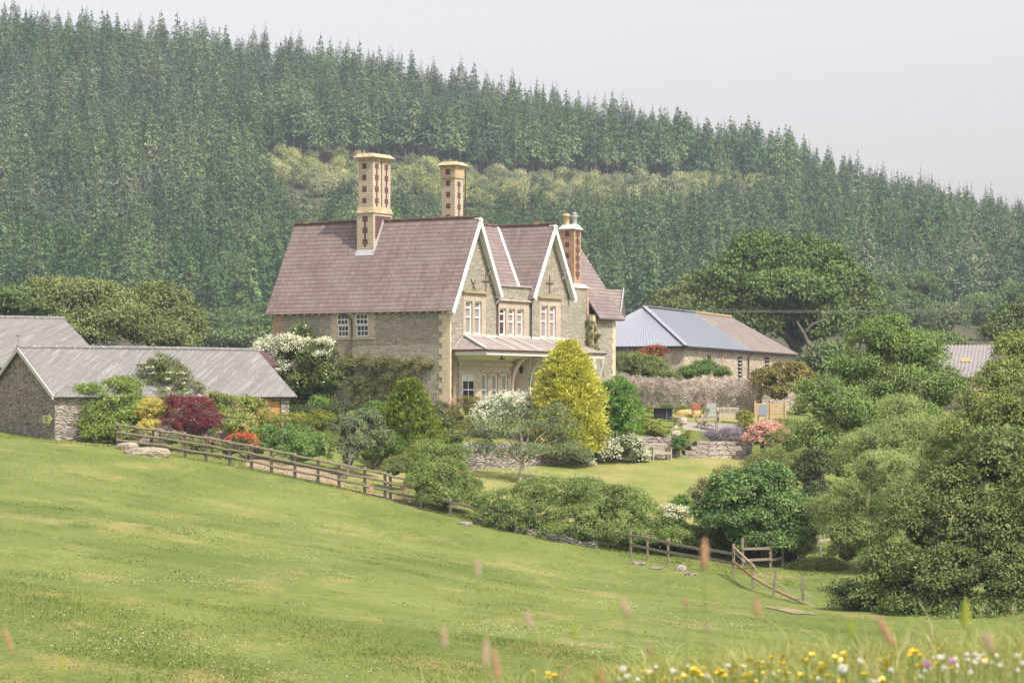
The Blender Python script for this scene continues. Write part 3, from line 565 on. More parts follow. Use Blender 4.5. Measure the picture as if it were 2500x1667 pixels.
# roofs
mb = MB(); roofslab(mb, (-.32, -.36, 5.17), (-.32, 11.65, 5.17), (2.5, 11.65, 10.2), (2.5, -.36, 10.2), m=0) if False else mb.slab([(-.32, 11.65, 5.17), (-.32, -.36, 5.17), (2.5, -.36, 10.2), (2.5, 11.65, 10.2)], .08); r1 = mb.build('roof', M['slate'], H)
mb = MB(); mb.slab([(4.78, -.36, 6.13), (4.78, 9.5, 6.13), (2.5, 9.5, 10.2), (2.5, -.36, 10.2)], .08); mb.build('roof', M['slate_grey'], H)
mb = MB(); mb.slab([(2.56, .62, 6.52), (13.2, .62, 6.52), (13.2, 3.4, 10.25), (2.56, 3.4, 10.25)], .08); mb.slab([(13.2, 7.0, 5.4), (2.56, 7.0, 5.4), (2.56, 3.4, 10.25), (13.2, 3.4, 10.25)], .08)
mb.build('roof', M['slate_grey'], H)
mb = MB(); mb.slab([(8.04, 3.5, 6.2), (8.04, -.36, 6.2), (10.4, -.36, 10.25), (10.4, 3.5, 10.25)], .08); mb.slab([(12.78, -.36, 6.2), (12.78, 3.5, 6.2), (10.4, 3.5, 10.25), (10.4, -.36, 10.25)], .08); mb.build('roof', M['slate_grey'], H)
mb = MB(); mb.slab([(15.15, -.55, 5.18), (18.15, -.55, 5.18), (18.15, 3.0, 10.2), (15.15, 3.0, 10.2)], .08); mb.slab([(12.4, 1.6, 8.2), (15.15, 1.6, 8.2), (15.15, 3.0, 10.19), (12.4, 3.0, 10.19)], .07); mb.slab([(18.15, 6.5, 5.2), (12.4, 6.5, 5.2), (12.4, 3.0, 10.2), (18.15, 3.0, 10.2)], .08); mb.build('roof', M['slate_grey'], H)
q = [HL(1478, 776, 171), HL(1512, 772, 171.5), HL(1522, 707, 173), HL(1466, 706, 172)]; mb = MB(); mb.slab(q, .12); rr_ = mb.build('roof', M['slate_barn'], H); rr_['label'] = 'broken slate roof end with slipped slates'
mb = MB(); mb.bar(HL(1513, 778, 171.3), HL(1523, 706, 172.9), .06, .16, 0); mb.build('bargeboard', M['lead'], H)
mb = MB(); a = HL(1520, 735, 173); mb.hexa([HL(1512, 780, 172), HL(1528, 775, 172.5), HL(1528, 775, 174), HL(1512, 780, 174)], [HL(1519, 730, 173), HL(1523, 730, 173.3), HL(1523, 730, 174.5), HL(1519, 730, 174.5)]); mb.build('gable_end', M['soffit'], H)
mb = MB(); ridge(mb, (2.5, -.36, 10.22), (2.5, 5.75, 10.22)); mb.build('ridge_tiles', M['ridge'], H); mb = MB(); ridge(mb, (2.5, 7.02, 10.22), (2.5, 11.65, 10.22)); mb.build('ridge_tiles', M['ridge'], H)
mb = MB(); ridge(mb, (2.8, 3.4, 10.27), (13.2, 3.4, 10.27)); mb.build('ridge_tiles', M['ridge'], H)
mb = MB(); ridge(mb, (10.4, -.36, 10.28), (10.4, 3.4, 10.28)); mb.build('ridge_tiles', M['ridge'], H)
mb = MB(); ridge(mb, (13.2, 3.0, 10.22), (18.15, 3.0, 10.22)); mb.build('ridge_tiles', M['ridge'], H)
mb = MB(); nv = Vector((-.3, -.45, .75)).normalized()*.05; a, b = Vector((8.3, .72, 6.68)), Vector((10.38, 3.36, 10.24)); d = Vector((.07, -.05, 0)); mb.slab([a-d+nv, a+d+nv, b+d+nv, b-d+nv], .05); mb.build('valley_flashing', M['lead_white'], H)
mb = MB(); mb.box(4.6, 8.35, -.10, .64, 6.665, 6.74); mb.build('parapet_coping', M['lead'], H)
# bargeboards, soffits and corner brackets
def barge(xa, za, xl, zl, xr, zr):
    mb = MB(); y0, y1 = -.40, -.345
    for (xf, zf_) in ((xl, zl), (xr, zr)):
        sx = 1 if xf > xa else -1; a = Vector((xa, 0, za)); b = Vector((xf, 0, zf_)); d = (b-a).normalized(); n = Vector((-d.z*sx, 0, d.x*sx)); n = n if n.z > 0 else -n
        for (ya, yb, h0, h1) in ((y0, y1, -.24, .01), (-.34, -.02, -.13, -.08)):
            A = [a+n*h0, b+n*h0, b+n*h1, a+n*h1]; mb.hexa([p+Vector((0, ya, 0)) for p in A], [p+Vector((0, yb, 0)) for p in A])
    return mb.build('bargeboard', M['white'], H)
barge(2.5, 10.2, -.34, 5.10, 4.80, 6.08); barge(10.4, 10.25, 8.0, 6.14, 12.82, 6.14)
def bracket(x, z): mb = MB(); mb.box(x-.05, x+.05, -.36, -.02, z, z+.09); mb.tube([(x, -.34, z+.02), (x, -.2, z-.12), (x, -.02, z-.32)], .045, 6); mb.build('bracket', M['white'], H)
for x, z in ((4.62, 6.0), (8.3, 6.0), (12.55, 6.0), (3.85, 7.55), (11.75, 7.6)): bracket(x, z)
# rafter ends along the long eaves
me = None
for i in range(23):
    mb = MB(); mb.box(-.25, -.02, 0, .07, 5.08, 5.15) if i == 0 else None
    if i == 0: o = mb.build('rafter_end', M['white'], H); me = o.data
    else: o = link('rafter_end', me, H)
    o.location = (0, .25+i*.49, 0)
mb = MB(); mb.box(-.30, -.20, -.05, 11.5, 5.155, 5.20); mb.build('eaves_board', M['soffit'], H)
mb = MB(); mb.box(15.2, 18.0, -.5, -.22, 5.1, 5.17); mb.build('eaves_board', M['soffit'], H)
# dressed stone window surrounds, hood moulds, sash windows
def surround(s0, s1, z0, z1, ops, hz, hm='sandstone_lichen', hood=None):
    mb = MB(); wallpanel(mb, (0, -.035, 0), FX, FN, s0, s1, z0, z1, ops, .2, 0, .034)
    s = mb.build('window_surround', M['ashlar'], H)
    mb = MB(); h0, h1 = hood or (s0-.08, s1+.08); mb.box(h0, h1, -.16, -.036, hz, hz+.10); mb.build('hood_mould', M[hm], s)
    mb = MB(); mb.box(s0-.05, s1+.05, -.12, -.037, z0-.12, z0); mb.build('sill', M['ashlar'], s)
    for k_, o_ in enumerate(ops): window(H, (0, -.035, 0), FX, FN, *o_, hb=(.52, .8), fw=.085, rec=.13, inside='glass' if k_ == 0 and len(ops) == 3 else 'curtain_sky')
surround(1.30, 3.55, 3.95, 6.12, op1, 6.16); surround(4.78, 8.1, 3.95, 5.80, op2, 5.86, 'ashlar', (4.72, 8.18)); surround(9.2, 11.55, 3.92, 6.12, op3, 6.14)
for (a, b, c, d) in opL:
    vb = (.36, .64); window(H, (0, 0, 0), LX, LN, a+.02, b-.02, c+.02, (c+d)/2, vb, (.5,), .05, .05); window(H, (0, 0, 0), LX, LN, a-.0, b-.0, (c+d)/2+.01, d, vb, (.5,), .06, -.02)
mb = MB()
for y0, y1 in ((4.72, 5.09), (5.93, 6.36), (7.13, 7.5)):
    z = 3.72; k = 0
    while z < 5.1: e = .09 if k % 2 else 0.; mb.box(-.02, -.004, y0-(e if y0 < 5 else 0), y1+(e if y1 > 7.4 else 0), z, z+.225); z += .225; k += 1
mb.box(-.05, -.005, 4.6, 7.6, 3.74, 3.86); mb.build('window_surround', M['cream'], H)
mb = MB(); k = 0; z = ZB
while z < 5.1:
    a, b = (.66, .16) if k % 2 else (.46, .10); mb.box(-.022, b, -.022, a, z, z+.30); z += .30; k += 1
mb.build('quoins', M['quoin'], H)
mb = MB(); k = 0; z = ZB
while z < 5.1: mb.box(-.02, .3, 10.55+(.16 if k % 2 else 0), 11.33, z, z+.3); z += .3; k += 1
q_ = mb.build('quoins', M['orange_brick'], H); q_['label'] = 'reddish brick quoins at the far corner'
mb = MB(); k = 0; z = ZB
while z < 5.1:
    e = .12 if k % 2 else 0; mb.box(14.88, 15.2+e, -.225, 0, z, z+.3); z += .3; k += 1
mb.build('quoins', M['quoin'], H); mb = MB(); k = 0; z = ZB
while z < 5.1: e = .12 if k % 2 else 0; mb.box(17.2-e, 17.53, -.225, .3, z, z+.3); z += .3; k += 1
mb.build('quoins', M['quoin'], H)
mb = MB(); mb.box(14.9, 15.17, .196, .6, 2.6, 6.88); mb.build('quoins', M['orange_brick'], H)
# wrought iron wall ties
def tie(x, z, d=False):
    mb = MB()
    if d: mb.bar((x-.22, -.02, z+.25), (x+.2, -.02, z-.3), .05, .03); mb.bar((x+.18, -.022, z+.2), (x-.1, -.022, z-.3), .05, .03)
    else: mb.bar((x, -.02, z-.55), (x, -.02, z+.45), .05, .03); mb.bar((x-.4, -.022, z), (x+.4, -.022, z), .07, .03)
    mb.build('wall_tie', M['iron'], H)
tie(3.6, 6.85); tie(1.0, 6.8); tie(2.3, 6.66, True); tie(10.35, 7.0)
mb = MB(); mb.bar((15.7, -.23, 2.9), (16.2, -.23, 1.9), .04, .02); mb.bar((16.2, -.232, 2.9), (15.7, -.232, 1.9), .04, .02); mb.build('wall_tie', M['lead_white'], H)
# pipes
def pipe(pts, m='pipe', r=.045): mb = MB(); mb.tube(pts, r, 8); mb.build('drainpipe', M[m], H, True)
pipe([(4.72, -.3, 6.15), (4.72, -.1, 5.95), (4.72, -.08, 5.6), (4.72, -.08, 3.9)]); pipe([(8.2, -.3, 6.15), (8.22, -.1, 5.9), (8.22, -.09, 3.9)], 'black')
pipe([(-.28, 6.75, 5.15), (-.14, 6.4, 5.0), (-.08, 6.14, 4.8), (-.08, 6.14, ZB)]); pipe([(.22, -.1, 3.1), (.22, -.08, ZB)], 'pipe_red')
# chimneys
ch = MB(); t0, t1, v0, v1 = 1.57, 3.42, 5.85, 6.92
ch.box(t0, t1, v0, v1, 7.6, 10.62); ch.hexa([(t0-.05, v0-.05, 10.6), (t1+.05, v0-.05, 10.6), (t1+.05, v1+.05, 10.6), (t0-.05, v1+.05, 10.6)], [(t0+.06, v0+.06, 10.95), (t1-.1, v0+.06, 10.95), (t1-.1, v1-.06, 10.95), (t0+.06, v1-.06, 10.95)], 2)
ch.box(1.62, 2.40, 5.92, 6.85, 10.9, 13.45); ch.box(2.56, 3.34, 5.92, 6.85, 10.9, 13.45); ch.box(2.40, 2.56, 6.05, 6.75, 10.9, 13.44)
for a, b in ((0, 13.42), (.06, 13.5)): ch.box(1.56-a, 3.40+a, 5.86-a, 6.91+a, b, b+.10, 2)
ch.hexa([(1.40, 5.70, 13.60), (3.56, 5.70, 13.60), (3.56, 7.07, 13.60), (1.40, 7.07, 13.60)], [(1.6, 5.95, 13.82), (3.36, 5.95, 13.82), (3.36, 6.82, 13.82), (1.6, 6.82, 13.82)], 2)
diaper(ch, (1.57, 6.92, 0), (0, -1, 0), (-1, 0, 0), 1.07, 8.75, 10.55, bw=.24); diaper(ch, (1.62, 6.85, 0), (0, -1, 0), (-1, 0, 0), .78, 10.9, 13.4, col=False, bw=.2)
diaper(ch, (1.62, 5.92, 0), FX, FN, .78, 10.95, 13.4, bw=.26); diaper(ch, (2.56, 5.92, 0), FX, FN, .78, 10.95, 13.4, bw=.26)
ch.box(1.75, 3.3, 5.846, 5.9, 9.2, 10.45, 1)
c1 = ch.build('chimney', [M['cream'], M['dark_brick'], M['cream_lichen']], H)
mb = MB(); mb.slab([(1.42, 6.95, 8.28), (1.42, 5.76, 8.28), (1.60, 5.76, 8.6), (1.60, 6.95, 8.6)], -.03); mb.slab([(1.5, 5.84, 8.47), (1.5, 5.72, 8.47), (2.5, 5.72, 10.26), (2.5, 5.84, 10.26)], -.03); mb.build('flashing', M['lead'], H)
ch = MB(); x0, x1, y0, y1 = 5.2, 6.05, 2.95, 3.8
ch.box(x0, x1, y0, y1, 9, 12.95); ch.box(x0-.05, x1+.05, y0-.05, y1+.05, 12.6, 13.22, 2); ch.box(x0-.1, x1+.1, y0-.1, y1+.1, 13.2, 13.3, 2); ch.hexa([(x0-.22, y0-.22, 13.3), (x1+.22, y0-.22, 13.3), (x1+.22, y1+.22, 13.3), (x0-.22, y1+.22, 13.3)], [(x0, y0, 13.5), (x1, y0, 13.5), (x1, y1, 13.5), (x0, y1, 13.5)], 2)
diaper(ch, (x0, y1, 0), (0, -1, 0), (-1, 0, 0), .85, 9.5, 12.6, col=False, bw=.19); diaper(ch, (x0, y0, 0), FX, FN, .85, 9.5, 12.55, bw=.24); diaper(ch, (x0-.05, y1, 0), (0, -1, 0), (-1, 0, 0), .85, 12.6, 13.22, col=False, bw=.19)
ch.build('chimney', [M['cream'], M['dark_brick'], M['cream_lichen']], H)
mb = MB(); mb.tube([(6.45, 3.05, 9.8), (6.45, 3.05, 13.5)], .035, 6); mb.build('flue_pole', M['iron'], H)
ch = MB(); ch.box(14.2, 14.98, .62, 1.54, 6.9, 10.28, 0); ch.hexa([(12.9, .15, 6.88), (15.3, .15, 6.88), (15.3, 1.8, 6.88), (12.9, 1.8, 6.88)], [(14.1, .5, 7.12), (15.1, .5, 7.12), (15.1, 1.7, 7.12), (14.1, 1.7, 7.12)], 2)
diaper(ch, (14.2, 1.54, 0), (0, -1, 0), (-1, 0, 0), .92, 7.1, 10.25, col=False, bw=.19); diaper(ch, (14.2, .62, 0), FX, FN, .78, 7.1, 10.25, bw=.34, period=.46)
c3 = ch.build('chimney', [M['orange_brick'], M['dark_brick'], M['lead_white']], H); c3['label'] = 'orange brick chimney with two pots'
mb = MB(); mb.hexa([(14.12, .54, 10.28), (15.06, .54, 10.28), (15.06, 1.62, 10.28), (14.12, 1.62, 10.28)], [(14.3, .75, 10.52), (14.9, .75, 10.52), (14.9, 1.4, 10.52), (14.3, 1.4, 10.52)]); mb.box(14.1, 15.08, .52, 1.64, 10.22, 10.285); mb.build('cap', M['cream_paint'], c3)
mb = MB(); mb.lathe((14.45, 1.28, 10.45), [(.19, 0), (.18, .5), (.23, .52), (.23, .6), (.2, .66)], 14); mb.build('chimney_pot', M['buff'], c3, True)
mb = MB(); mb.lathe((14.72, .9, 10.45), [(.15, 0), (.14, .45), (.19, .5), (.19, .56), (.1, .62), (.2, .68), (.02, .78)], 14); mb.build('chimney_pot', M['lead'], c3, True)
# verandah roof, coved soffit, canted bays and arched brackets
V = MB(); e = 3.16; zt_ = 3.9
V.slab([(.22, .0, e), (.22, -2.12, e), (1.55, -.30, zt_-.05), (1.25, 0, zt_)], .06); V.slab([(.22, -2.12, e), (12.95, -2.12, e), (12.2, 0, zt_), (1.25, 0, zt_), ][:2]+[(12.2, 0, zt_), (1.3, 0, zt_)], .06)
V.slab([(12.95, -2.12, e), (12.95, 0, e), (12.2, 0, zt_), (12.2, -.02, zt_)], .06) if False else None
vr = V.build('verandah_roof', M['slate_porch'], H)
mb = MB(); mb.tube([(.24, -2.1, e+.03), (1.3, -.1, zt_+.04)], .07, 7)
mb.build('lead_roll', M['lead_white'], vr)
for x in (3.2, 4.6, 6.1, 9.2): mb = MB(); mb.bar((x, -2.1, e+.02), (x-.02, -.05, zt_+.025), .14, .03); mb.build('lead_roll', M['lead_white'], vr)
mb = MB(); mb.box(1.2, 12.4, -.10, -.04, zt_-.03, zt_+.10); mb.build('flashing', M['lead_white'], vr)
mb = MB(); mb.tube([(.2, 0, e-.05), (.18, -2.16, e-.05), (12.97, -2.16, e-.05)], .055, 6); mb.build('gutter', M['pipe'], vr)
mb = MB(); mb.box(.28, 12.9, -2.10, -2.04, e-.30, e-.07); mb.box(.28, .34, -2.04, 0, e-.30, e-.07); mb.box(.34, 12.9, -2.04, -.01, e-.1, e-.07); mb.build('fascia', M['cream_paint'], H)
def cove(path_in, path_out, z0, z1, name='cove'):
    mb = MB(); k = 9; rows = []
    for i in range(k):
        t = i/(k-1); f = t**2.6*.55+.45*t**1.2 if False else 1-math.cos(t*math.pi/2); rows.append([Vector((a[0]+(b[0]-a[0])*f, a[1]+(b[1]-a[1])*f, z0+(z1-z0)*t)) for a, b in zip(path_in, path_out)])
    for i in range(k-1):
        for j in range(len(path_in)-1): mb.poly([rows[i][j], rows[i][j+1], rows[i+1][j+1], rows[i+1][j]])
    return mb.build(name, M['cream_paint'], H, False)
def bay(xa, flip=1):
    pin = [(xa, -.02), (xa+.82, -.82), (xa+4.02, -.82), (xa+4.84, -.02)]; pout = [(xa-.45, -.02), (xa+.1, -2.04), (xa+4.02, -2.04), (xa+4.3, -.02)]
    if xa > 5: pout = [(xa+.1, -.02), (xa+.8, -2.04), (xa+4.0, -2.04), (xa+5, -.02)]
    cove(pin[:3], pout[:3], 2.52, e-.28)
    mb = MB(); c = math.sqrt(.5); L = .82/c; ax, nn = (c, -c, 0), (-c, -c, 0)
    wallpanel(mb, (xa, -.02, 0), ax, nn, 0, L, ZB, 2.3, [(.20, .90, -.6, 1.9)], .15)
    ops = [(xa+.82+a, xa+.82+a+.62, -.6, 1.9) for a in (.22, 1.26, 2.3)]
    wallpanel(mb, (0, -.82, 0), FX, FN, xa+.82, xa+4.02, ZB, 2.3, ops, .16); wallpanel(mb, (xa+4.02, -.82, 0), (c, c, 0), (c, -c, 0), 0, L, ZB, 2.3)
    b_ = mb.build('bay_window', M['ashlar'], H)
    mb = MB()
    for (p, q, z0, z1, o_) in ((pin[0], pin[1], 2.3, 2.52, .10), (pin[1], pin[2], 2.3, 2.52, .10)):
        d = (Vector((*q, 0))-Vector((*p, 0))).normalized(); n = Vector((d.y, -d.x, 0)); P0, P1 = Vector((*p, 0)), Vector((*q, 0))
        mb.hexa([P0+n*o_+UPV*z0, P1+n*o_+d*.04+UPV*z0, P1-n*.1+UPV*z0, P0-n*.1+UPV*z0], [P0+n*o_+UPV*z1, P1+n*o_+d*.04+UPV*z1, P1-n*.1+UPV*z1, P0-n*.1+UPV*z1])
    for a in (.22, 1.26, 2.3):
        s = xa+.82+a; mb.box(s-.1, s+.74, -.89, -.825, 1.96, 2.04); mb.box(s+.68, s+.76, -.88, -.826, 1.7, 1.955)
    mb.build('cornice', M['ashlar'], b_)
    window(b_, (xa, -.02, 0), ax, nn, .20, .90, -.6, 1.9, (.5,), (.66,), .06, .1, name='sash')
    pt = lambda s, z, d: Vector((xa, -.02, 0))+Vector(ax)*s+UPV*z-Vector(nn)*d
    m2 = MB(); m2.slab([pt(.25, 1.5, .118), pt(.85, 1.5, .118), pt(.85, 1.86, .118), pt(.25, 1.86, .118)], .004); m2.build('blind', M['blind'], b_)
    for o_ in ops:
        window(b_, (0, -.82, 0), FX, FN, *o_, hb=(.66,), fw=.08, rec=.12, name='sash', inside='curtain_sky')
UPV = Vector(UP)
bay(.84); bay(6.85)
mb = MB(); wallpanel(mb, (0, -.006, 0), FX, FN, 5.4, 6.85, ZB, e-.1); mb.build('porch_wall', M['pink'], H)
mb = MB(); mb.box(6.74, 6.86, -.9, -.01, ZB, e-.3); mb.box(5.66, 5.74, -.1, -.01, ZB, e-.3); mb.build('porch_frame', M['cream_paint'], H)
for x in (4.98, 6.80, 10.9):
    mb = MB(); pts = [(x, -.86, .9), (x, -.90, 1.5), (x, -1.05, 2.05), (x, -1.38, 2.52), (x, -1.75, 2.76), (x, -2.05, 2.86)]
    for a, b in zip(pts[:-1], pts[1:]): mb.hexa([Vector(a)+Vector((-.06, 0, 0)), Vector(a)+Vector((.06, 0, 0)), Vector(b)+Vector((.06, 0, 0)), Vector(b)+Vector((-.06, 0, 0))], [Vector(a)+Vector((-.06, .14, .10)), Vector(a)+Vector((.06, .14, .10)), Vector(b)+Vector((.06, .06, .16)), Vector(b)+Vector((-.06, .06, .16))])
    mb.build('arched_bracket', M['cream_paint'], H)
ln = MB(); lp = Vector((6.05, -.75, 1.95))
ln.tube([lp+Vector((0, 0, 1.1)), lp+Vector((0, 0, .42))], .012, 5); ln.lathe(lp, [(.05, 0), (.08, .05), (.115, .30), (.15, .31), (.04, .42), (.02, .46)], 6); o = ln.build('porch_lantern', M['black'])
o.location = HW(0, 0, 0); o.rotation_euler = (0, 0, R(59)); tag(o, 'black lantern hanging in the arched porch of the house', 'lantern')
mb = MB(); mb.box(2.05, 2.3, -2.0, -1.8, 2.62, 2.72); mb.tube([(2.17, -1.9, 2.65), (2.1, -1.9, 2.85)], .03, 6); o = mb.build('floodlight', M['black'], H)

# ------------------------------------------------------------------ barns
def corr(mb, e0, e1, r0, r1, pitch=.15, amp=.022, m=0, thick=True):
    e0, e1, r0, r1 = map(Vector, (e0, e1, r0, r1)); n = int((e1-e0).length/pitch*4); nn = (e1-e0).cross(r0-e0).normalized(); nn = nn if nn.z > 0 else -nn
    b = len(mb.v)
    for i in range(n+1):
        t = i/n; o_ = nn*amp*math.sin(i*math.pi/2); mb.v += [tuple(e0.lerp(e1, t)+o_), tuple(r0.lerp(r1, t)+o_)]
    for i in range(n): mb.f.append([b+2*i, b+2*i+2, b+2*i+3, b+2*i+1]); mb.m.append(m)
B1 = empty('stone_barn', (-20.94, 131, 0), R(33), 'long low stone barn with corrugated grey roof and boarded doors', 'barn')
L1 = 12.6; mb = MB(); zb = -3
wallpanel(mb, (0, .15, 0), FX, FN, .12, L1-.3, zb, .75, [(9.55, 11.85, -1.6, .55)], .2); wallpanel(mb, (.12, .15, 0), LX, LN, 0, 7.7, zb, .75)
mb.poly([(.12, .15, .75), (.12, 7.85, .75), (.12, 4, 2.8)]); wallpanel(mb, (L1-.3, .15, 0), LX, (1, 0, 0), 0, 7.7, zb, .75); mb.poly([(L1-.3, .15, .75), (L1-.3, 7.85, .75), (L1-.3, 4, 2.8)])
mb.build('wall', M['barn_stone'], B1)
mb = MB(); corr(mb, (-.05, -.12, .58), (L1, -.12, .62), (-.05, 4, 2.92), (L1, 4, 2.92)); mb.build('roof', M['barn_roof'], B1, True)
mb = MB(); corr(mb, (L1, 8.1, .62), (-.05, 8.1, .62), (L1, 4, 2.92), (-.05, 4, 2.92)); mb.build('roof', M['barn_roof'], B1, True)
mb = MB(); mb.tube([(-.08, 4, 2.93), (L1*.5, 4, 2.96), (L1, 4, 2.93)], .10, 8); mb.build('ridge_cap', M['barn_roof'], B1)
mb = MB(); mb.hexa([(-.10, -.1, .46), (-.06, -.1, .46), (-.06, 4, 2.72), (-.10, 4, 2.72)], [(-.10, -.1, .66), (-.06, -.1, .66), (-.06, 4, 2.94), (-.10, 4, 2.94)]); mb.hexa([(-.10, 4, 2.72), (-.06, 4, 2.72), (-.06, 8.1, .46), (-.10, 8.1, .46)], [(-.10, 4, 2.94), (-.06, 4, 2.94), (-.06, 8.1, .66), (-.10, 8.1, .66)]); mb.build('bargeboard', M['lead_white'], B1)
for a, b in ((9.55, 10.69), (10.71, 11.85)):
    mb = MB(); n = 8
    for i in range(n): s0, s1 = a+(b-a)*i/n, a+(b-a)*(i+1)/n; mb.box(s0+.004, s1-.004, .25, .29, -1.6, .54)
    d_ = mb.build('door', M['door_wood'], B1)
    mb = MB(); x0, x1 = (a, a+.45) if a < 10 else (b-.45, b); mb.hexa([(x0, .235, .40), (x1, .235, .43), (x1, .249, .43), (x0, .249, .40)], [(x0, .235, .47), (x1, .235, .45), (x1, .249, .45), (x0, .249, .47)]); mb.build('hinge', M['black'], d_)
mb = MB(); mb.box(10.62, 10.66, .22, .245, .15, .52); mb.box(10.74, 10.78, .22, .245, .15, .52); mb.build('latch', M['black'], B1)
# arrow sign on the barn gable (the emblem is a dark square with a small pale mark)
sg = empty('arrow_sign', B1.matrix_basis @ Vector((.07, .86, -.43)), R(33-90), 'small yellow green arrow sign on the barn gable pointing right', 'sign')
def pol(mb, pts, y0, y1, m=0):
    n = len(pts); mb.poly([(x, y0, z) for x, z in pts], m)
    for i in range(n): (x, z), (x2, z2) = pts[i], pts[(i+1) % n]; mb.poly([(x, y0, z), (x, y1, z), (x2, y1, z2), (x2, y0, z2)], m)
ar = [(-.5, -.17), (.17, -.17), (.17, -.27), (.52, 0), (.17, .27), (.17, .17), (-.5, .17)]
mb = MB(); pol(mb, ar, -.012, .02); mb.build('board', M['sign_w'], sg); mb = MB(); pol(mb, [(-.47, -.14), (.20, -.14), (.20, -.20), (.46, 0), (.20, .20), (.20, .14), (-.47, .14)], -.016, -.011); mb.build('face', M['sign_y'], sg)
mb = MB(); mb.box(-.24, .05, -.021, -.0165, -.12, .12); mb.build('emblem', M['sign_d'], sg)
mb = MB()
for x, z, r_ in ((-.10, .05, .045), (-.13, .015, .035), (-.065, .02, .03), (-.09, .085, .025)): mb.poly([(x+r_*math.cos(k*.785), -.0225, z+r_*math.sin(k*.785)) for k in range(8)])
for i in range(4): mb.box(-.21+i*.058, -.17+i*.058, -.0235, -.0215, -.085, -.055)
mb.build('emblem_mark', M['sign_w'], sg)
mb = MB(); mb.tube([(0, 0, 0), (0, 0, .55)], .008, 5); mb.tube([(-.13, 0, .2), (.13, 0, .2)], .006, 5); mb.tube([(0, -.13, .22), (0, .13, .22)], .006, 5); mb.hexa([(-.12, -.006, .42), (.14, -.006, .44), (.14, .006, .44), (-.12, .006, .42)], [(-.12, -.006, .47), (.05, -.006, .46), (.05, .006, .46), (-.12, .006, .47)])
o = mb.build('weather_vane', M['iron']); o.location = B1.matrix_basis @ Vector((-.02, 4.0, 3.0)); tag(o, 'small iron weather vane on the barn gable peak', 'weather vane')
c = P(157, 778, 162); B2 = empty('stone_barn', (c.x, c.y, 0), R(33), 'larger corrugated barn roof behind the long barn at the left edge', 'barn')
mb = MB(); corr(mb, (-22, -6.2, 2.25), (0, -6.2, 2.25), (-22, 0, 5.14), (0, 0, 5.14)); mb.build('roof', M['barn_roof'], B2, True); mb = MB(); corr(mb, (0, 6.2, 2.25), (-22, 6.2, 2.25), (0, 0, 5.14), (-22, 0, 5.14)); mb.build('roof', M['barn_roof'], B2, True)
mb = MB(); mb.tube([(-22, 0, 5.15), (0, 0, 5.15)], .11, 8); mb.build('ridge_cap', M['barn_roof'], B2)
mb = MB(); wallpanel(mb, (-.3, -6, 0), LX, (1, 0, 0), 0, 12, -1, 2.25); mb.poly([(-.3, -6, 2.25), (-.3, 6, 2.25), (-.3, 0, 4.95)]); wallpanel(mb, (0, -6, 0), FX, FN, -21.5, -.3, -1, 2.25); mb.build('wall', M['barn_stone'], B2)
c = P(640, 857, 152); B3 = empty('lean_to_shed', (c.x, c.y, 0), R(24), 'low brown roofed shed showing just above the long barn ridge', 'shed')
mb = MB(); mb.slab([(-6.3, -2.5, 2.3), (.1, -2.5, 2.3), (.1, 0, 3.13), (-6.3, 0, 3.2)], .1); mb.slab([(.1, 2.5, 2.3), (-6.3, 2.5, 2.3), (-6.3, 0, 3.2), (.1, 0, 3.13)], .1); mb.build('roof', M['pipe'], B3)
mb = MB(); wallpanel(mb, (0, -2.2, 0), FX, FN, -6.1, -.1, -1.5, 2.3); wallpanel(mb, (-.1, -2.2, 0), LX, (1, 0, 0), 0, 4.4, -1.5, 2.3); mb.build('wall', M['barn_stone'], B3)
# hipped barn to the right
B4 = empty('stone_barn', (11.4, 190, 0), math.atan2(.94, .34), 'hipped stone barn with blue grey steel and brown slate roof', 'barn')
ez, rz_ = 4.22, 7.0; o_ = .25
mb = MB(); hl = [(6.0-.45, 6.0+.45, 1.9, 3.75), (8.35, 8.95, 2.2, 4.05), (13.5, 14.4, 2.1, 3.75), (20.9, 21.9, 2.15, 3.85)]
wallpanel(mb, (0, 0, 0), FX, FN, 0, 30, -1, ez, hl, .2); wallpanel(mb, (0, 0, 0), LX, LN, 0, 8, -1, ez); wallpanel(mb, (30, 0, 0), LX, (1, 0, 0), 0, 8, -1, ez); mb.build('wall', M['pale_stone'], B4)
mb = MB(); corr(mb, (-o_, 8+o_, ez), (-o_, -o_, ez), (4, 4.0, rz_), (4, 3.99, rz_), .25, .010); mb.build('roof', M['steel_hip'], B4, True)
mb = MB()                                              # long slope: steel up to 16.1 m, slate beyond
mb.poly([(-o_, -o_, ez), (16.1, -o_, ez), (16.1, 4, rz_), (4, 4, rz_)]); mb.build('roof', M['steel'], B4)
mb = MB(); mb.slab([(16.1, -o_, ez-.03), (30+o_, -o_, ez-.03), (26, 4, rz_-.03), (16.1, 4, rz_-.03)], .06); mb.poly([(30+o_, -o_, ez), (30+o_, 8+o_, ez), (26, 4, rz_)]); mb.poly([(30+o_, 8+o_, ez), (-o_, 8+o_, ez), (4, 4, rz_), (26, 4, rz_)]); mb.build('roof', M['slate_barn'], B4)
mb = MB()
for k in range(int(16.0/.25)): x = k*.25; y1 = min(4, x+o_) if x < 4 else 4; mb.bar((x, -o_, ez+.012), (x, y1, ez+.012+(y1+o_)/(4+o_)*(rz_-ez)), .04, .016)
mb.build('roof_ribs', M['steel'], B4)
mb = MB(); mb.bar((-o_, -o_, ez+.04), (4, 4, rz_+.05), .32, .04); mb.bar((4, 4, rz_+.06), (16.1, 4, rz_+.06), .35, .05); mb.build('ridge_flashing', M['steel'], B4)
mb = MB(); n = 46
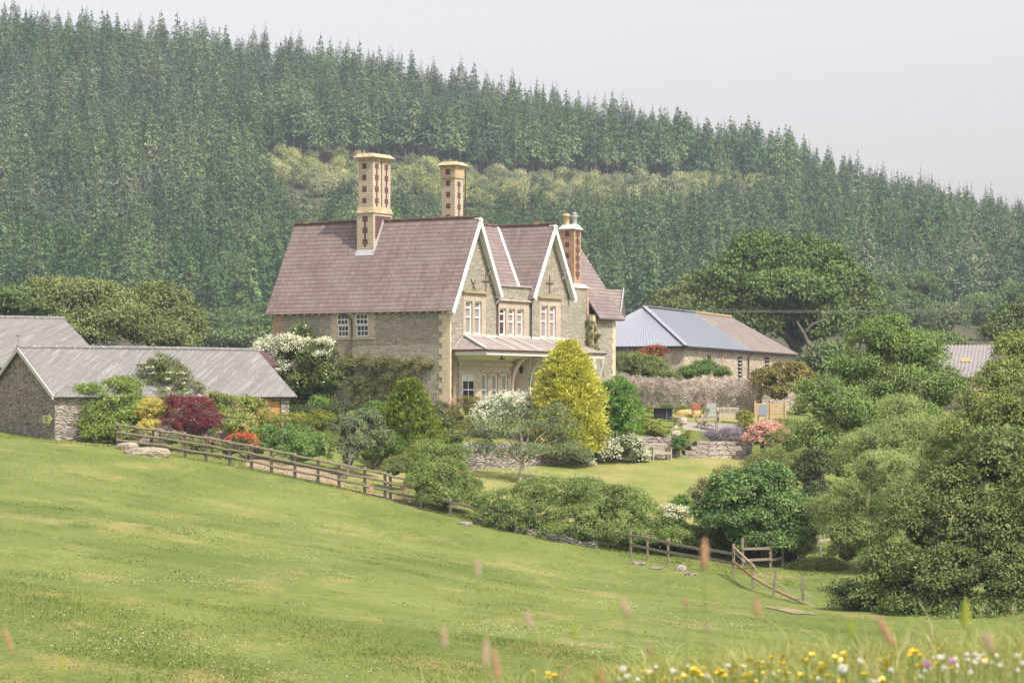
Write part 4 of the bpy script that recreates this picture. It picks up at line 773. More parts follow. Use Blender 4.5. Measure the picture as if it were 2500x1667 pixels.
for k in range(n):
    if k % 3 != 2: a, b = Vector((-o_-.12, -o_+.12, ez+.02)), Vector((3.9, 4.05, rz_+.02)); mb.bar(a.lerp(b, k/n), a.lerp(b, (k+.9)/n), .09, .05)
mb.build('ridge_filler', M['black'], B4)
mb = MB(); ridge(mb, (16.2, 4, rz_+.02), (26, 4, rz_), .10); mb.build('ridge_tiles', M['sandstone_lichen'], B4)
mb = MB(); mb.bar((-.3, -.3, ez-.08), (30.3, -.3, ez-.08), .12, .12); mb.bar((-.3, -.3, ez-.08), (-.3, 8.3, ez-.08), .12, .10); mb.build('gutter', M['black'], B4)
mb = MB(); mb.tube([(16.4, -.3, ez-.1), (15.9, -.12, ez-.5), (15.9, -.08, -1)], .06, 6); mb.build('drainpipe', M['pipe'], B4)
mb = MB(); mb.box(5.56, 6.44, .1, .16, 1.9, 3.3); mb.poly([(6+.44*math.cos(a), .1, 3.3+.44*math.sin(a)) for a in np.linspace(0, math.pi, 12)]); mb.tube([(6+.46*math.cos(a), .02, 3.3+.44*math.sin(a)) for a in np.linspace(0, math.pi, 12)], .06, 6); mb.build('door', M['old_wood'], B4)
window(B4, (0, 0, 0), FX, FN, 8.35, 8.95, 2.2, 4.05, (.5,), (.35, .68), .07, .05); mb = MB(); mb.box(8.96, 9.5, -.06, -.01, 2.2, 4.05); mb.build('shutter', M['orange_brick'], B4)
for a, b, c_, d in hl[2:]:
    mb = MB(); mb.box(a, b, .12, .16, c_, d); mb.box(a-.08, a, -.03, .12, c_, d); mb.box(b, b+.08, -.03, .12, c_, d); w_ = mb.build('louvre_window', M['black'], B4)
    mb = MB(); [mb.bar((a, .03, c_+.12+k*(d-c_)/6.2), (b, .03, c_+.12+k*(d-c_)/6.2), .10, .06) for k in range(6)]; mb.build('louvre', M['lead_white'], w_)
# distant shed at the right edge
c = P(2310, 842, 235); B5 = empty('farm_shed', (c.x, c.y, 0), R(-6), 'distant farm shed with ribbed grey roof and a yellow sheet', 'shed')
zr5 = c.z; mb = MB(); corr(mb, (-1.2, -5.5, zr5-2.7), (12, -5.5, zr5-2.7), (-.2, 0, zr5), (12, 0, zr5), .32, .05); mb.build('roof', M['barn_roof2'], B5, True)
mb = MB(); wallpanel(mb, (-.6, -5.2, 0), FX, FN, 0, 12, 0, zr5-2.75); wallpanel(mb, (-.6, -5.2, 0), LX, LN, 0, 10, 0, zr5-2.75); mb.poly([(-.6, -5.2, zr5-2.75), (-.6, 5.2, zr5-2.75), (-.2, 0, zr5-.05)]); mb.build('wall', M['barn_stone'], B5)
mb = MB(); mb.slab([(1.0, -3.0, zr5-1.41), (1.75, -3.0, zr5-1.41), (1.9, -2.4, zr5-1.1), (1.15, -2.4, zr5-1.1)], .03); mb.build('yellow_sheet', M['yellow_sheet'], B5)
mb = MB(); a = P(2375, 920, 228); b = P(2450, 945, 228); mb.slab([a, a+Vector((2.6, 0, -.5)), a+Vector((2.6, 2.5, -.3)), a+Vector((.2, 2.5, .1))], .06); mb.poly([a+Vector((-.1, -.1, -.05)), a+Vector((.4, -.1, -.9)), a+Vector((-.15, -.1, -1.1))]); mb.box(a.x, a.x+2.6, a.y+.1, a.y+2.4, -.5, a.z-.55); o = mb.build('canvas_shelter', M['buff']); tag(o, 'cream roofed shelter below the distant grey shed', 'shelter')
# ------------------------------------------------------------------ garden walls, steps, furniture
def wallrun(name, pts, th, ztop, zbot, m, label, cat, seg=.45, jit=.05):
    mb = MB(); P2 = []
    for (a, b) in zip(pts[:-1], pts[1:]):
        n = max(1, int(math.hypot(b[0]-a[0], b[1]-a[1])/seg)); P2 += [(a[0]+(b[0]-a[0])*i/n, a[1]+(b[1]-a[1])*i/n) for i in range(n)]
    P2.append(pts[-1]); ring = []
    for i, (x, y) in enumerate(P2):
        a, b = P2[max(i-1, 0)], P2[min(i+1, len(P2)-1)]; d = Vector((b[0]-a[0], b[1]-a[1], 0)).normalized(); n = Vector((d.y, -d.x, 0)); t = i/(len(P2)-1)
        zt, zb_ = ztop(t, x, y)+random.uniform(-jit, jit), zbot(t, x, y); p = Vector((x, y, 0)); w0 = random.uniform(-.02, .02)
        ring.append((p+n*(w0+.03)+Vector((0, 0, zb_)), p+n*w0+Vector((0, 0, zt)), p-n*th+Vector((0, 0, zt+random.uniform(-jit, jit))), p-n*th+Vector((0, 0, zb_))))
    for A, C in zip(ring[:-1], ring[1:]):
        for j in range(3): mb.poly([A[j], C[j], C[j+1], A[j+1]])
    mb.poly(ring[0]); mb.poly(ring[-1])
    return tag(mb.build(name, M[m]), label, cat)
lp = lambda a, b: (lambda t, x, y: a+(b-a)*t)
wallrun('retaining_wall', [XY(1130, 136), XY(1300, 140.5), XY(1480, 145.6), XY(1560, 147.6), XY(1660, 149.2)], .5, lambda t, x, y: float(np.interp(t, [0, .5, 1], [-1.66, -1.55, -1.42])), lambda t, x, y: g1(x, y)-.4, 'dry_stone', 'long dry stone retaining wall below the terrace shrubs', 'wall')
wallrun('retaining_wall', [XY(1795, 150.9), XY(1836, 150.0), XY(1838, 152)], .5, lp(-1.45, -1.5), lambda t, x, y: g1(x, y)-.4, 'dry_stone', 'short dry stone wall end right of the garden steps', 'wall')
wallrun('retaining_wall', [XY(1752, 151.2), XY(1800, 150.9)], .5, lp(-1.45, -1.4), lambda t, x, y: -2.6, 'dry_stone', 'low stone wall under the lavender above the steps', 'wall')
wallrun('garden_wall', [XY(1500, 166), XY(1700, 168), XY(1860, 169)], .5, lp(1.62, 1.75), lambda t, x, y: -1, 'garden_stone', 'tall rubble garden wall draped with dry creeper', 'wall')
wallrun('garden_wall', [XY(1855, 171), XY(1975, 172.5)], .5, lp(2.2, 2.25), lambda t, x, y: -1, 'garden_stone', 'darker higher garden wall behind the pine planter', 'wall')
wallrun('dry_stone_wall', [XY(1160, 118.6), XY(1250, 117.6), XY(1320, 116.9), XY(1445, 115.6)], .5, lambda t, x, y: g1(x, y-1)+.42-.1*t, lambda t, x, y: g1(x, y)-.5, 'dry_stone', 'low tumbled dry stone wall at the foot of the front hedge', 'wall', .3, .09)
st = empty('stone_steps', (*XY(1738, 150.2), -2.62), R(3), 'curved flight of worn stone garden steps', 'steps')
for k in range(4):
    mb = MB(); hw = 1.75-.17*k; n = 12; d0, d1 = -.55+.42*k, 2.2; z0, z1 = (-.35 if k == 0 else .02), .24; off = .18*k
    fr = [Vector((-hw+2*hw*i/n+off, d0-.35*math.sin(math.pi*i/n)*(1-.15*k), 0)) for i in range(n+1)]
    for a, b in zip(fr[:-1], fr[1:]): mb.hexa([a+Vector((0, 0, z0)), b+Vector((0, 0, z0)), Vector((b.x, d1, z0)), Vector((a.x, d1, z0))], [a+Vector((0, 0, z1)), b+Vector((0, 0, z1)), Vector((b.x, d1, z1)), Vector((a.x, d1, z1))])
    o = mb.build('step', M['garden_stone'], st); o.location = (0, 0, .24*k)
def boulder(name, label, c, r, seed, m='rock'):
    rg = np.random.default_rng(seed); n1, n2 = 10, 22; V = []
    for i in range(n1+1):
        for j in range(n2):
            th, ph = math.pi*i/n1, 2*math.pi*j/n2; d = np.array([math.sin(th)*math.cos(ph), math.sin(th)*math.sin(ph), math.cos(th)])
            k = 1+.10*math.sin(3*ph+seed)+.06*math.sin(5*ph+2*th)+rg.normal(0, .035); z = math.copysign(abs(d[2])**.6, d[2]); V.append((d[0]*r[0]*k, d[1]*r[1]*k, z*r[2]*(1+.12*d[0]+rg.normal(0, .04))))
    Fc = [[i*n2+j, i*n2+(j+1) % n2, (i+1)*n2+(j+1) % n2, (i+1)*n2+j] for i in range(n1) for j in range(n2)]
    mb = MB(); mb.v = V; mb.f = Fc; mb.m = [0]*len(Fc); o = mb.build(name, M[m]); o.location = c; return tag(o, label, 'rock')
c = P(360, 1127, 126); boulder('boulder', 'large flat pale boulder lying in the grass below the rail fence', (c.x, c.y, g1(c.x, c.y)+.08), (.98, .5, .29), 3)
c = P(313, 1112, 128); boulder('boulder', 'smaller rounded boulder half sunk behind the large flat one', (c.x, c.y, g1(c.x, c.y)+.10), (.52, .4, .24), 5)
for i, (px, py, Y, r, l) in enumerate(((1663, 1393, 110.5, (.22, .18, .2), 'small grey stone heap in the grass under the right fence'), (1555, 1385, 111.5, (.36, .26, .08), 'low pale rock showing in the bank under the hedge'), (1133, 1302, 117.6, (.35, .25, .1), 'flat grey stone in the bank left of the tumbled wall'), (1600, 1398, 110.3, (.26, .2, .05), 'pale flat rock in the turf left of the stone heap'), (1685, 1410, 109, (.22, .16, .08), 'pale rock in the turf right of the stone heap'))):
    c = P(px, py, Y); boulder('rock', l, (c.x, c.y, g1(c.x, c.y)+.03), r, 11+i, 'dry_stone')
def bench(name, loc, rz, label, wd=1.15, m='grey_wood', group=None):
    r = empty(name, loc, rz, label, 'bench', group); M_ = M[m]
    for sx in (-1, 1):
        for y in (0, .5):
            mb = MB(); mb.box(sx*wd/2-.03, sx*wd/2+.03, y-.03, y+.03, 0, .62 if y == 0 else .88); mb.build('leg', M_, r)
        mb = MB(); mb.box(sx*wd/2-.045, sx*wd/2+.045, -.06, .5, .621, .665); mb.build('armrest', M_, r)
    mb = MB()
    for k in range(6): mb.box(-wd/2+.035, wd/2-.035, -.04+k*.085, .03+k*.085, .40, .43)
    mb.box(-wd/2+.035, wd/2-.035, -.03, 0, .32, .395); mb.build('seat', M_, r)
    mb = MB(); mb.box(-wd/2+.035, wd/2-.035, .49, .53, .80, .88); mb.box(-wd/2+.035, wd/2-.035, .49, .53, .45, .51); n = int(wd/.1)
    for k in range(n): x = -wd/2+.08+k*(wd-.16)/(n-1); mb.box(x-.022, x+.022, .495, .52, .51, .80)
    mb.build('backrest', M_, r)
    for sx in (-1, 1):
        mb = MB(); [mb.box(sx*wd/2-.012, sx*wd/2+.012, .07+k*.09, .10+k*.09, .12, .615) for k in range(5)]; mb.box(sx*wd/2-.02, sx*wd/2+.02, .03, .47, .08, .12); mb.build('side_slats', M_, r)
    return r
c = P(1617, 1132, 147.2); bench('garden_bench', (c.x, c.y, g1(c.x, c.y)+.03), R(-38)+R(65), 'weathered slatted garden bench on the lawn against the retaining wall', 1.05)
c = P(1783, 1052, 157); bench('garden_bench', (c.x, c.y, tz(np.array([c.x]), np.array([c.y]))[0]+.03), R(12), 'silvery slatted bench on the patio beside the round shrub', 1.2)
tzp = lambda px, Y, dz=.03: (XY(px, Y)[0], Y, float(tz(np.array([XY(px, Y)[0]]), np.array([Y]))[0])+dz)
def fold_chair(loc, rz, label, cushion, frame='grey_wood', tall=1.0, recl=.22):
    r = empty('folding_chair', loc, rz, label, 'chair', 'garden chairs on the patio'); M_ = M[frame]
    for sx in (-.24, .24):
        for a, b in (((sx, -.28, 0), (sx, .30, .48)), ((sx*.92, .28, 0), (sx*.92, -.26, .44))): mb = MB(); mb.bar(a, b, .035, .045); mb.build('leg', M_, r)
    mb = MB(); mb.box(-.23, .23, -.26, .20, .44, .47); mb.build('seat', M_, r)
    mb = MB(); mb.bar((-.24, .2, .40), (-.24, .2+recl*tall, tall), .035, .04); mb.bar((.24, .2, .40), (.24, .2+recl*tall, tall), .035, .04); mb.bar((-.24, .2+recl*tall, tall), (.24, .2+recl*tall, tall), .04, .05)
    for k in range(7): x = -.19+k*.063; mb.bar((x, .22, .48), (x, .2+recl*tall, tall-.02), .04, .012)
    mb.build('backrest', M_, r)
    if cushion:
        mb = MB(); y = lambda z: .17+recl*(z-.3)
        for k in range(3): z0, z1 = .50+k*(tall-.48)/3, .50+(k+.93)*(tall-.48)/3; mb.hexa([(-.25, y(z0)-.07, z0), (.25, y(z0)-.07, z0), (.25, y(z0)+.01, z0), (-.25, y(z0)+.01, z0)], [(-.25, y(z1)-.07, z1), (.25, y(z1)-.07, z1), (.25, y(z1)+.01, z1), (-.25, y(z1)+.01, z1)])
        mb.box(-.25, .25, -.27, .14, .472, .53); mb.build('cushion', M[cushion], r)
    return r
fold_chair(tzp(1712, 153.6), R(-62), 'bare wooden folding chair at the left of the patio set', None)
fold_chair(tzp(1736, 154.8), R(-6), 'tall reclining chair with sage green padded cushion', 'cushion', tall=1.22)
fold_chair(tzp(1702, 158), R(10), 'low chair with an orange cushion behind the wooden folding chair', 'cush_orange', tall=.82)
fold_chair(tzp(1861, 157, .12), R(-15), 'grey sling chair in front of the pine planter', 'grey_plastic', tall=1.05)
r = empty('patio_table', tzp(1737, 153.2), R(5), 'small dark slatted table in front of the padded chair', 'table'); mb = MB(); mb.box(-.42, .32, -.3, .3, .46, .50); mb.build('tabletop', M['old_wood'], r)
for x in (-.36, .27):
    for y in (-.25, .25): mb = MB(); mb.box(x-.02, x+.02, y-.02, y+.02, 0, .46); mb.build('leg', M['old_wood'], r)
r = empty('pine_planter', tzp(1882, 162, -.1), R(4), 'new pale pine board planter screen against the dark wall', 'planter')
mb = MB(); [mb.box(-.86, .86, -.03, .03, .15+k*.15, .275+k*.15) for k in range(6)]; mb.build('board_panel', M['new_wood'], r)
for x in (-.9, -.02, .82): mb = MB(); mb.box(x-.05, x+.05, -.09, .05, 0, 1.16 if abs(x) > .1 else 1.04); mb.build('post', M['new_wood'], r)
r = empty('storage_box', tzp(1622, 156, -.05), R(-8), 'black flat topped box behind the orange green shrub', 'box'); mb = MB(); mb.box(-.95, .62, -.5, .4, .62, .66); mb.build('lid', M['black'], r); mb = MB(); mb.box(-.55, .42, -.38, .35, 0, .62); mb.build('body', M['black'], r); mb = MB(); mb.box(.16, .18, -.386, -.381, 0, .62); mb.build('trim', M['lead'], r)
o = MB().lathe((0, 0, 0), [(.25, 0), (.22, .06), (.09, .12), (.08, .42), (.13, .5), (.33, .56), (.34, .64), (.26, .63), (.05, .58)], 16).build('bird_bath', M['garden_stone'], None, True); o.location = tzp(1649, 152.6, -.02); tag(o, 'stone bird bath at the edge of the terrace', 'bird bath')
o = boulder('straw_bale', 'pale straw bale lying on the upper lawn', (*XY(1680, 159), tzp(1680, 159)[2]+.15), (.72, .3, .24), 21, 'straw'); o['category'] = 'bale'
o = boulder('stone_block', 'upright pale stone block beside the straw bale', (*XY(1669, 154), tzp(1669, 154)[2]+.15), (.17, .15, .28), 22, 'garden_stone')
o = boulder('terrace_stone', 'round pale stone under the bird bath on the wall top', (*XY(1651, 149.6), -1.28), (.26, .2, .2), 23, 'garden_stone')

# ------------------------------------------------------------------ fences
def rail(name, a, b, w_, h, m, parent, rnd=True):
    mb = MB(); k = 5; pts = [Vector(a).lerp(Vector(b), i/k)+Vector((0, 0, random.uniform(-.015, .015) if 0 < i < k else 0)) for i in range(k+1)]
    if rnd: mb.tube(pts, [w_*random.uniform(.92, 1.06) for _ in pts], 7)
    else: mb.bar(a, b, w_, h)
    return mb.build(name, M[m], parent)
def fence(label, posts, rails, ph, m='old_wood', pw=.10, rnd=False, rr=.045, group='post and rail fences round the garden'):
    """posts: (px, Y); rails: heights above the ground"""
    pp = []
    for px, Y, *hh in posts: x, y = XY(px, Y); pp.append((x, y, g1(x, y), hh[0] if hh else ph))
    f = empty('rail_fence', (pp[0][0], pp[0][1], pp[0][2]), 0, label, 'fence', group); o = Vector(f.location)
    for x, y, z, h in pp:
        mb = MB(); t = random.uniform(-.02, .02); mb.hexa([(-pw/2, -pw/2, -.4), (pw/2, -pw/2, -.4), (pw/2, pw/2, -.4), (-pw/2, pw/2, -.4)], [(-pw/2+t, -pw/2, h), (pw/2+t, -pw/2, h-.01), (pw/2+t, pw/2, h+.02), (-pw/2+t, pw/2, h)])
        q = mb.build('post', M[m], f); q.location = Vector((x, y, z))-o
    for rh in rails:
        for a, b in zip(pp[:-1], pp[1:]):
            A, C = Vector((a[0], a[1]-pw*.5-rr*.8, a[2]+rh+random.uniform(-.03, .03)))-o, Vector((b[0], b[1]-pw*.5-rr*.8, b[2]+rh+random.uniform(-.03, .03)))-o; d = (C-A)*.02
            rail('rail', A-d, C+d, rr if rnd else .045, .10, m, f, rnd)
    return f, pp, o
pxs = [288, 335, 392, 452, 503, 560, 614, 663, 720, 776, 828, 890, 940, 953, 1018]
fence('long round railed timber fence running down from the barn', [(p, 128.6+(121.2-128.6)*(p-288)/730) for p in pxs], (1.02, .70, .36), 1.12, rnd=True, rr=.055, pw=.13)
f, pp, o = fence('single rail fence under the hawthorn bush and hedge', [(1027, 120.6), (1100, 119.4), (1180, 118.2), (1260, 117.4)], (.62,), .75)
fence('two rail fence in the shade under the front hedge', [(1540, 114.0), (1580, 113.3), (1631, 112.5), (1716, 111), (1792, 109.6, 1.22)], (.48, .84), 1.0)
fence('short fence behind the gate post running behind the round bush', [(1813, 112.5, 1.2), (1881, 113.5, 1.05), (1911, 114.2)], (.35, .80), .9)
fence('weathered fence posts and rail beside the hazel tree', [(1960, 116.6, 1.0), (2003, 117.8, .95), (2045, 118.6, .8), (2120, 119.5, .7)], (.70,), .8, m='grey_wood')
f = empty('pole_fence', P(1838, 1440, 105), 0, 'sloping pole rail fence with leaning posts beside the earth patch', 'fence'); o = Vector(f.location)
def pgr(px, Y): x, y = XY(px, Y); return Vector((x, y, g1(x, y)))
for px, Y, h, tl in ((1838, 105, .92, .0), (1888, 102, 1.02, .10), (1960, 99.8, .92, 0)):
    p = pgr(px, Y)-o; mb = MB(); mb.bar(p-Vector((tl*.5, 0, .3)), p+Vector((tl, 0, h)), .09, .09); mb.build('post', M['old_wood'], f)
A = P(1792, 1372, 109.4)-o; C = P(1838, 1408, 104.85)-o; rail('rail', A, C, .05, 0, 'orange_wood', f)
D_ = P(1958, 1470, 99.6)-o; E_ = P(2024, 1494, 98)-o; mb = MB(); mb.tube([C, C.lerp(D_, .5)+Vector((0, 0, -.05)), D_, E_], .055, 8); mb.build('rail', M['rail_wood'], f)
rail('rail', P(1792, 1336, 109.5)-o, P(1841, 1381, 104.9)-o, .05, 0, 'rail_wood', f)
mb = MB(); mb.tube([P(1841, 1384, 104.9)-o, P(1866, 1405, 103.4)-o, P(1892, 1417, 102)-o, P(1925, 1440, 100.5)-o, P(1962, 1444, 99.8)-o, P(1985, 1458, 99.2)-o], .012, 5); mb.tube([P(1795, 1350, 109.4)-o, P(1820, 1375, 107)-o, P(1841, 1384, 104.9)-o], .012, 5); mb.build('wire', M['lead'], f)
# overhead cables
def cable(label, pts, r, m, group=None):
    mb = MB(); V_ = [P(*p) for p in pts]; out = []
    for a, b in zip(V_[:-1], V_[1:]): out += [a.lerp(b, i/6) for i in range(6)]
    mb.tube(out+[V_[-1]], r, 5); return tag(mb.build('cable', M[m]), label, 'cable', group)
cable('thin dark cable sagging across the front of the garden', [(150, 978, 131), (330, 998, 129), (520, 1016, 127), (640, 1024, 126), (760, 1034, 125.3), (920, 1045, 124.7), (1110, 1057, 124), (1300, 1067, 123), (1470, 1074, 122), (1640, 1081, 121), (1800, 1086, 120), (2000, 1088, 119), (2350, 1088, 116)], .013, 'wire')
cable('upper of two pale cables crossing in front of the oak', [(1300, 745, 205), (1500, 755, 204), (1800, 758, 202), (2100, 759, 200), (2600, 752, 196)], .013, 'wire_pale'); cable('lower of two pale cables crossing in front of the oak', [(1300, 748, 206), (1500, 758, 205), (1800, 762, 203), (2100, 763, 201), (2600, 756, 197)], .013, 'wire_pale')

# ------------------------------------------------------------------ planting
tzf = lambda x, y: tz(x, y)
hz = lambda x, y: np.maximum(tz(x, y)-.3, -2)
# left garden
shrub('laurel_shrub', 'large glossy yellow green laurel against the barn wall corner', 'shrub', [B(235, 1010, 58, 70, 132.5), B(300, 962, 55, 45, 133.5), B(325, 1035, 55, 45, 131.5), B(215, 970, 45, 35, 132.5), B(250, 1060, 45, 30, 131), B(232, 1045, 42, 38, 131.6), B(295, 1062, 50, 34, 131), B(330, 1000, 40, 40, 132.5)], 17000, .15, .06, 'laurel', clump=.26, per=14, droop=.2)
shrub('elder_shrub', 'spreading elder with flat cream flower heads in front of the barn roof', 'shrub', [B(392, 925, 76, 50, 135.5), B(345, 955, 52, 46, 135.3), B(440, 962, 56, 50, 135.3), B(400, 985, 85, 45, 135), B(395, 890, 35, 28, 135.5)], 12000, .13, .055, 'elder', clump=.24, droop=.35, flowers=[(None, 420, .11, .10, 'creamf', dict(clump=.10, per=14, flat=.2))])
shrub('golden_shrub', 'round golden yellow shrub left of the crimson bush', 'shrub', [B(375, 1003, 42, 34, 130.8), B(352, 1015, 26, 25, 130.7), B(400, 1010, 28, 28, 130.7), B(365, 1045, 30, 28, 130.4)], 6500, .08, .05, 'gold', clump=.12, per=18)
shrub('japanese_maple', 'dark crimson domed maple behind the rail fence', 'shrub', [B(470, 1005, 62, 40, 130.6), B(440, 1035, 48, 35, 130.3), B(505, 1030, 42, 40, 130.3), B(475, 1045, 70, 38, 130.2), B(430, 985, 30, 22, 130.6)], 13000, .10, .035, 'maroon', clump=.16, per=24, droop=.9)
shrub('rhododendron', 'tall pale tipped rhododendron right of the crimson maple', 'shrub', [B(545, 1000, 45, 42, 134.5), B(610, 1010, 45, 42, 135), B(575, 1045, 55, 45, 133), B(520, 975, 25, 20, 134.5), B(600, 985, 25, 22, 135)], 9500, .13, .05, 'rhodo', clump=.2, per=16, flowers=[(None, 160, .09, .08, 'pinkf')])
shrub('hedge_shrub', 'lime green clipped shrubs in front of the barn doors', 'shrub', [B(655, 1042, 55, 36, 134.5), B(720, 1038, 55, 34, 135.3), B(785, 1036, 45, 34, 136), B(600, 1030, 40, 30, 134.8)], 8500, .10, .05, 'limeh', clump=.18, per=16)
shrub('ivy_mound', 'dense mound of fresh green ivy behind the fence', 'shrub', [B(660, 1075, 55, 42, 130.3), B(715, 1078, 60, 44, 130), B(770, 1095, 50, 40, 129.6), B(630, 1095, 35, 28, 129.8), B(735, 1110, 70, 32, 129.2)], 15000, .09, .06, 'ivy', clump=.15, per=16)
shrub('rose_bush', 'low rose bush with red and pink blooms by the rail fence', 'shrub', [B(590, 1080, 38, 24, 128.6), B(625, 1095, 28, 20, 128.2), B(515, 1085, 26, 18, 129)], 2600, .08, .05, 'ivy', clump=.12, flowers=[([B(590, 1068, 30, 10, 128.3), B(620, 1088, 14, 10, 128), B(560, 1072, 8, 6, 128.5)], 240, .085, .075, 'redf', dict(per=12, clump=.09)), ([B(520, 1080, 14, 7, 128.6), B(570, 1085, 16, 7, 128.3)], 90, .08, .07, 'pinkf')])
shrub('bedding_shrub', 'grey green undergrowth between the fence and the maple', 'shrub', [B(330, 1065, 40, 20, 130), B(420, 1075, 50, 18, 129.6), B(560, 1100, 40, 20, 128.6), B(480, 1085, 40, 16, 129.2)], 4500, .09, .045, 'haw2', clump=.14)
# climbers on the long wall
rs = [tuple(HW(-.55, y, z))+r_ for y, z, r_ in ((10.7, 2.9, (1.3, .8, 1.0)), (9.4, 3.1, (1.2, .7, 1.2)), (8.0, 2.7, (1.1, .7, 1.1)), (10.2, 1.6, (1.0, .7, 1.2)), (8.6, 1.2, (1.4, .8, 1.2)), (7.3, 1.5, (1.0, .6, 1.1)), (11.6, 2.6, (.8, .7, .9)), (9.6, .0, (1.0, .7, .9)), (7.6, .2, (.8, .6, .7)), (9.1, 4.15, (.5, .4, .45)))]
rfl = [tuple(HW(-1.35, y, z))+r_ for y, z, r_ in ((10.3, 3.0, (1.2, .5, .8)), (9.2, 3.2, (.8, .5, .75)), (11.0, 2.5, (.6, .5, .8)), (10.0, 2.2, (.9, .55, .7)), (10.6, 1.7, (.6, .5, .5)))]
rf2 = [tuple(HW(-.8, y, z))+r_ for y, z, r_ in ((7.3, 3.45, (.45, .45, .3)), (8.4, 3.6, (.2, .2, .15)), (7.6, 2.9, (.4, .5, .3)))]
shrub('climbing_rose', 'huge white flowering climbing rose on the side wall of the house', 'rose', rs, 21000, .13, .075, 'rose', clump=.26, per=18, stems=7, zfun=hz, flowers=[(rfl, 2900, .12, .11, 'white', dict(per=11, clump=.13)), (rf2, 420, .12, .11, 'white', dict(per=16, clump=.12)), (rs, 260, .12, .11, 'white', dict(per=3))])
cr = empty('wall_creeper', HW(-.1, 3.5, 0), 0, 'half bare brown creeper on the side wall right of the white rose', 'creeper')
bl = [tuple(HW(-.15, y, z))+(.7, .35, r_) for y, z, r_ in ((6.2, 2.2, .9), (5.3, 2.45, .55), (4.5, 2.15, .6), (3.7, 2.5, .45), (2.8, 2.2, .5), (2.0, 2.5, .35), (1.3, 2.3, .3), (5.0, 1.5, .4), (3.2, 1.6, .35))]
crown('foliage', bl, 12000, .09, .05, 'creeper', cr, clump=.22, per=14, ground=False, zmin=-.9, droop=.5)
bl2 = [tuple(HW(-.12, y, z))+(.8, .4, .9) for y, z in ((5.8, 1.1), (4.6, 1.2), (3.4, 1.3), (2.2, 1.5), (5.0, .2), (3.8, .3))]
crown('foliage', bl2, 9000, .08, .04, 'creeper', cr, clump=.2, per=10, ground=False, zmin=-.9, droop=.6)
mb = MB(); o = Vector(cr.location)
for k in range(60):
    y = random.uniform(.9, 6.2); z = random.uniform(-.4, .4); pts = []; yy = y
    for i in range(9): yy += random.gauss(0, .16); pts.append(HW(-.04-random.uniform(0, .22), yy, z+i*(2.55-z)/8)-o)
    mb.tube(pts, [.022-.0018*i for i in range(9)], 4)
mb.build('stems', M['pale_bark'], cr)
shrub('wall_shrub', 'small fresh green shrub at the foot of the bare creeper', 'shrub', [B(775, 990, 26, 24, 148.5), B(765, 1000, 20, 18, 148.2)], 1800, .11, .06, 'ivy', clump=.14, zfun=hz)
shrub('dark_shrub', 'dark shrub under the white rose by the barn end', 'shrub', [B(760, 1010, 60, 25, 147), B(830, 1005, 40, 25, 147)], 3500, .11, .06, 'dark', clump=.2, zfun=hz)
cone('golden_cypress', 'rounded green gold cypress cone in front of the side wall', 'conifer', 993, 924, 1142, 84, 133.5, 15000, .20, .055, 'cypress', pw=2.0, lean=.12)
shrub('fresh_shrub', 'bright fresh green shrub left of the green cypress', 'shrub', [B(915, 1005, 32, 30, 139), B(895, 1030, 32, 28, 138.5), B(930, 1035, 30, 40, 138)], 4500, .12, .055, 'fresh', clump=.18, zfun=hz)
tree('small_tree', 'little weeping tree with hanging grey green leaves behind the fence', 'tree', [B(850, 1052, 42, 42, 128), B(895, 1040, 42, 42, 128.6), B(920, 1085, 35, 42, 128), B(865, 1095, 42, 35, 127.6), B(850, 1120, 26, 28, 127.4)], 9500, .15, .05, 'grey', trunk=(.09, .015), base=pgr(836, 126.2), clump=.2, per=14, droop=1.3, limbs=7)
shrub('border_shrub', 'mid green border shrub low between the weeping tree and the cypress', 'shrub', [B(945, 1085, 45, 34, 131.5), B(900, 1110, 35, 24, 130.6)], 5500, .10, .05, 'fresh', clump=.2)
shrub('border_shrub', 'low pale green border shrub on the bank above the hawthorn', 'shrub', [B(1045, 1075, 55, 28, 138), B(1110, 1072, 45, 24, 138.6), B(1000, 1060, 40, 28, 138)], 6500, .10, .05, 'haw2', clump=.2, zfun=hz)
shrub('dark_shrub', 'dark grey green shrub between the green cypress and red tipped shrub', 'shrub', [B(1070, 1020, 40, 42, 144), B(1050, 1045, 40, 35, 142.5), B(1090, 1050, 35, 32, 142)], 6500, .09, .04, 'dark', clump=.16, zfun=hz)
shrub('red_tipped_shrub', 'red tipped photinia in front of the bay window', 'shrub', [B(1150, 995, 45, 30, 143.5), B(1115, 1020, 35, 35, 143), B(1175, 1020, 45, 38, 142.8), B(1140, 1050, 40, 30, 142)], 7000, .10, .04, 'redtip', clump=.16, zfun=hz, flowers=[([B(1110, 988, 18, 14, 143.5)], 60, .08, .07, 'pinkf')])
shrub('white_blossom_shrub', 'mass of small white blossom in front of the bay and porch', 'shrub', [B(1240, 1000, 60, 36, 142.6), B(1200, 1020, 45, 35, 142), B(1280, 1005, 40, 38, 142.6)], 5500, .12, .05, 'fresh', clump=.18, zfun=hz, flowers=[(None, 2600, .11, .10, 'white', dict(per=10, clump=.14)), ([B(1185, 1045, 25, 25, 141)], 120, .08, .07, 'white')])
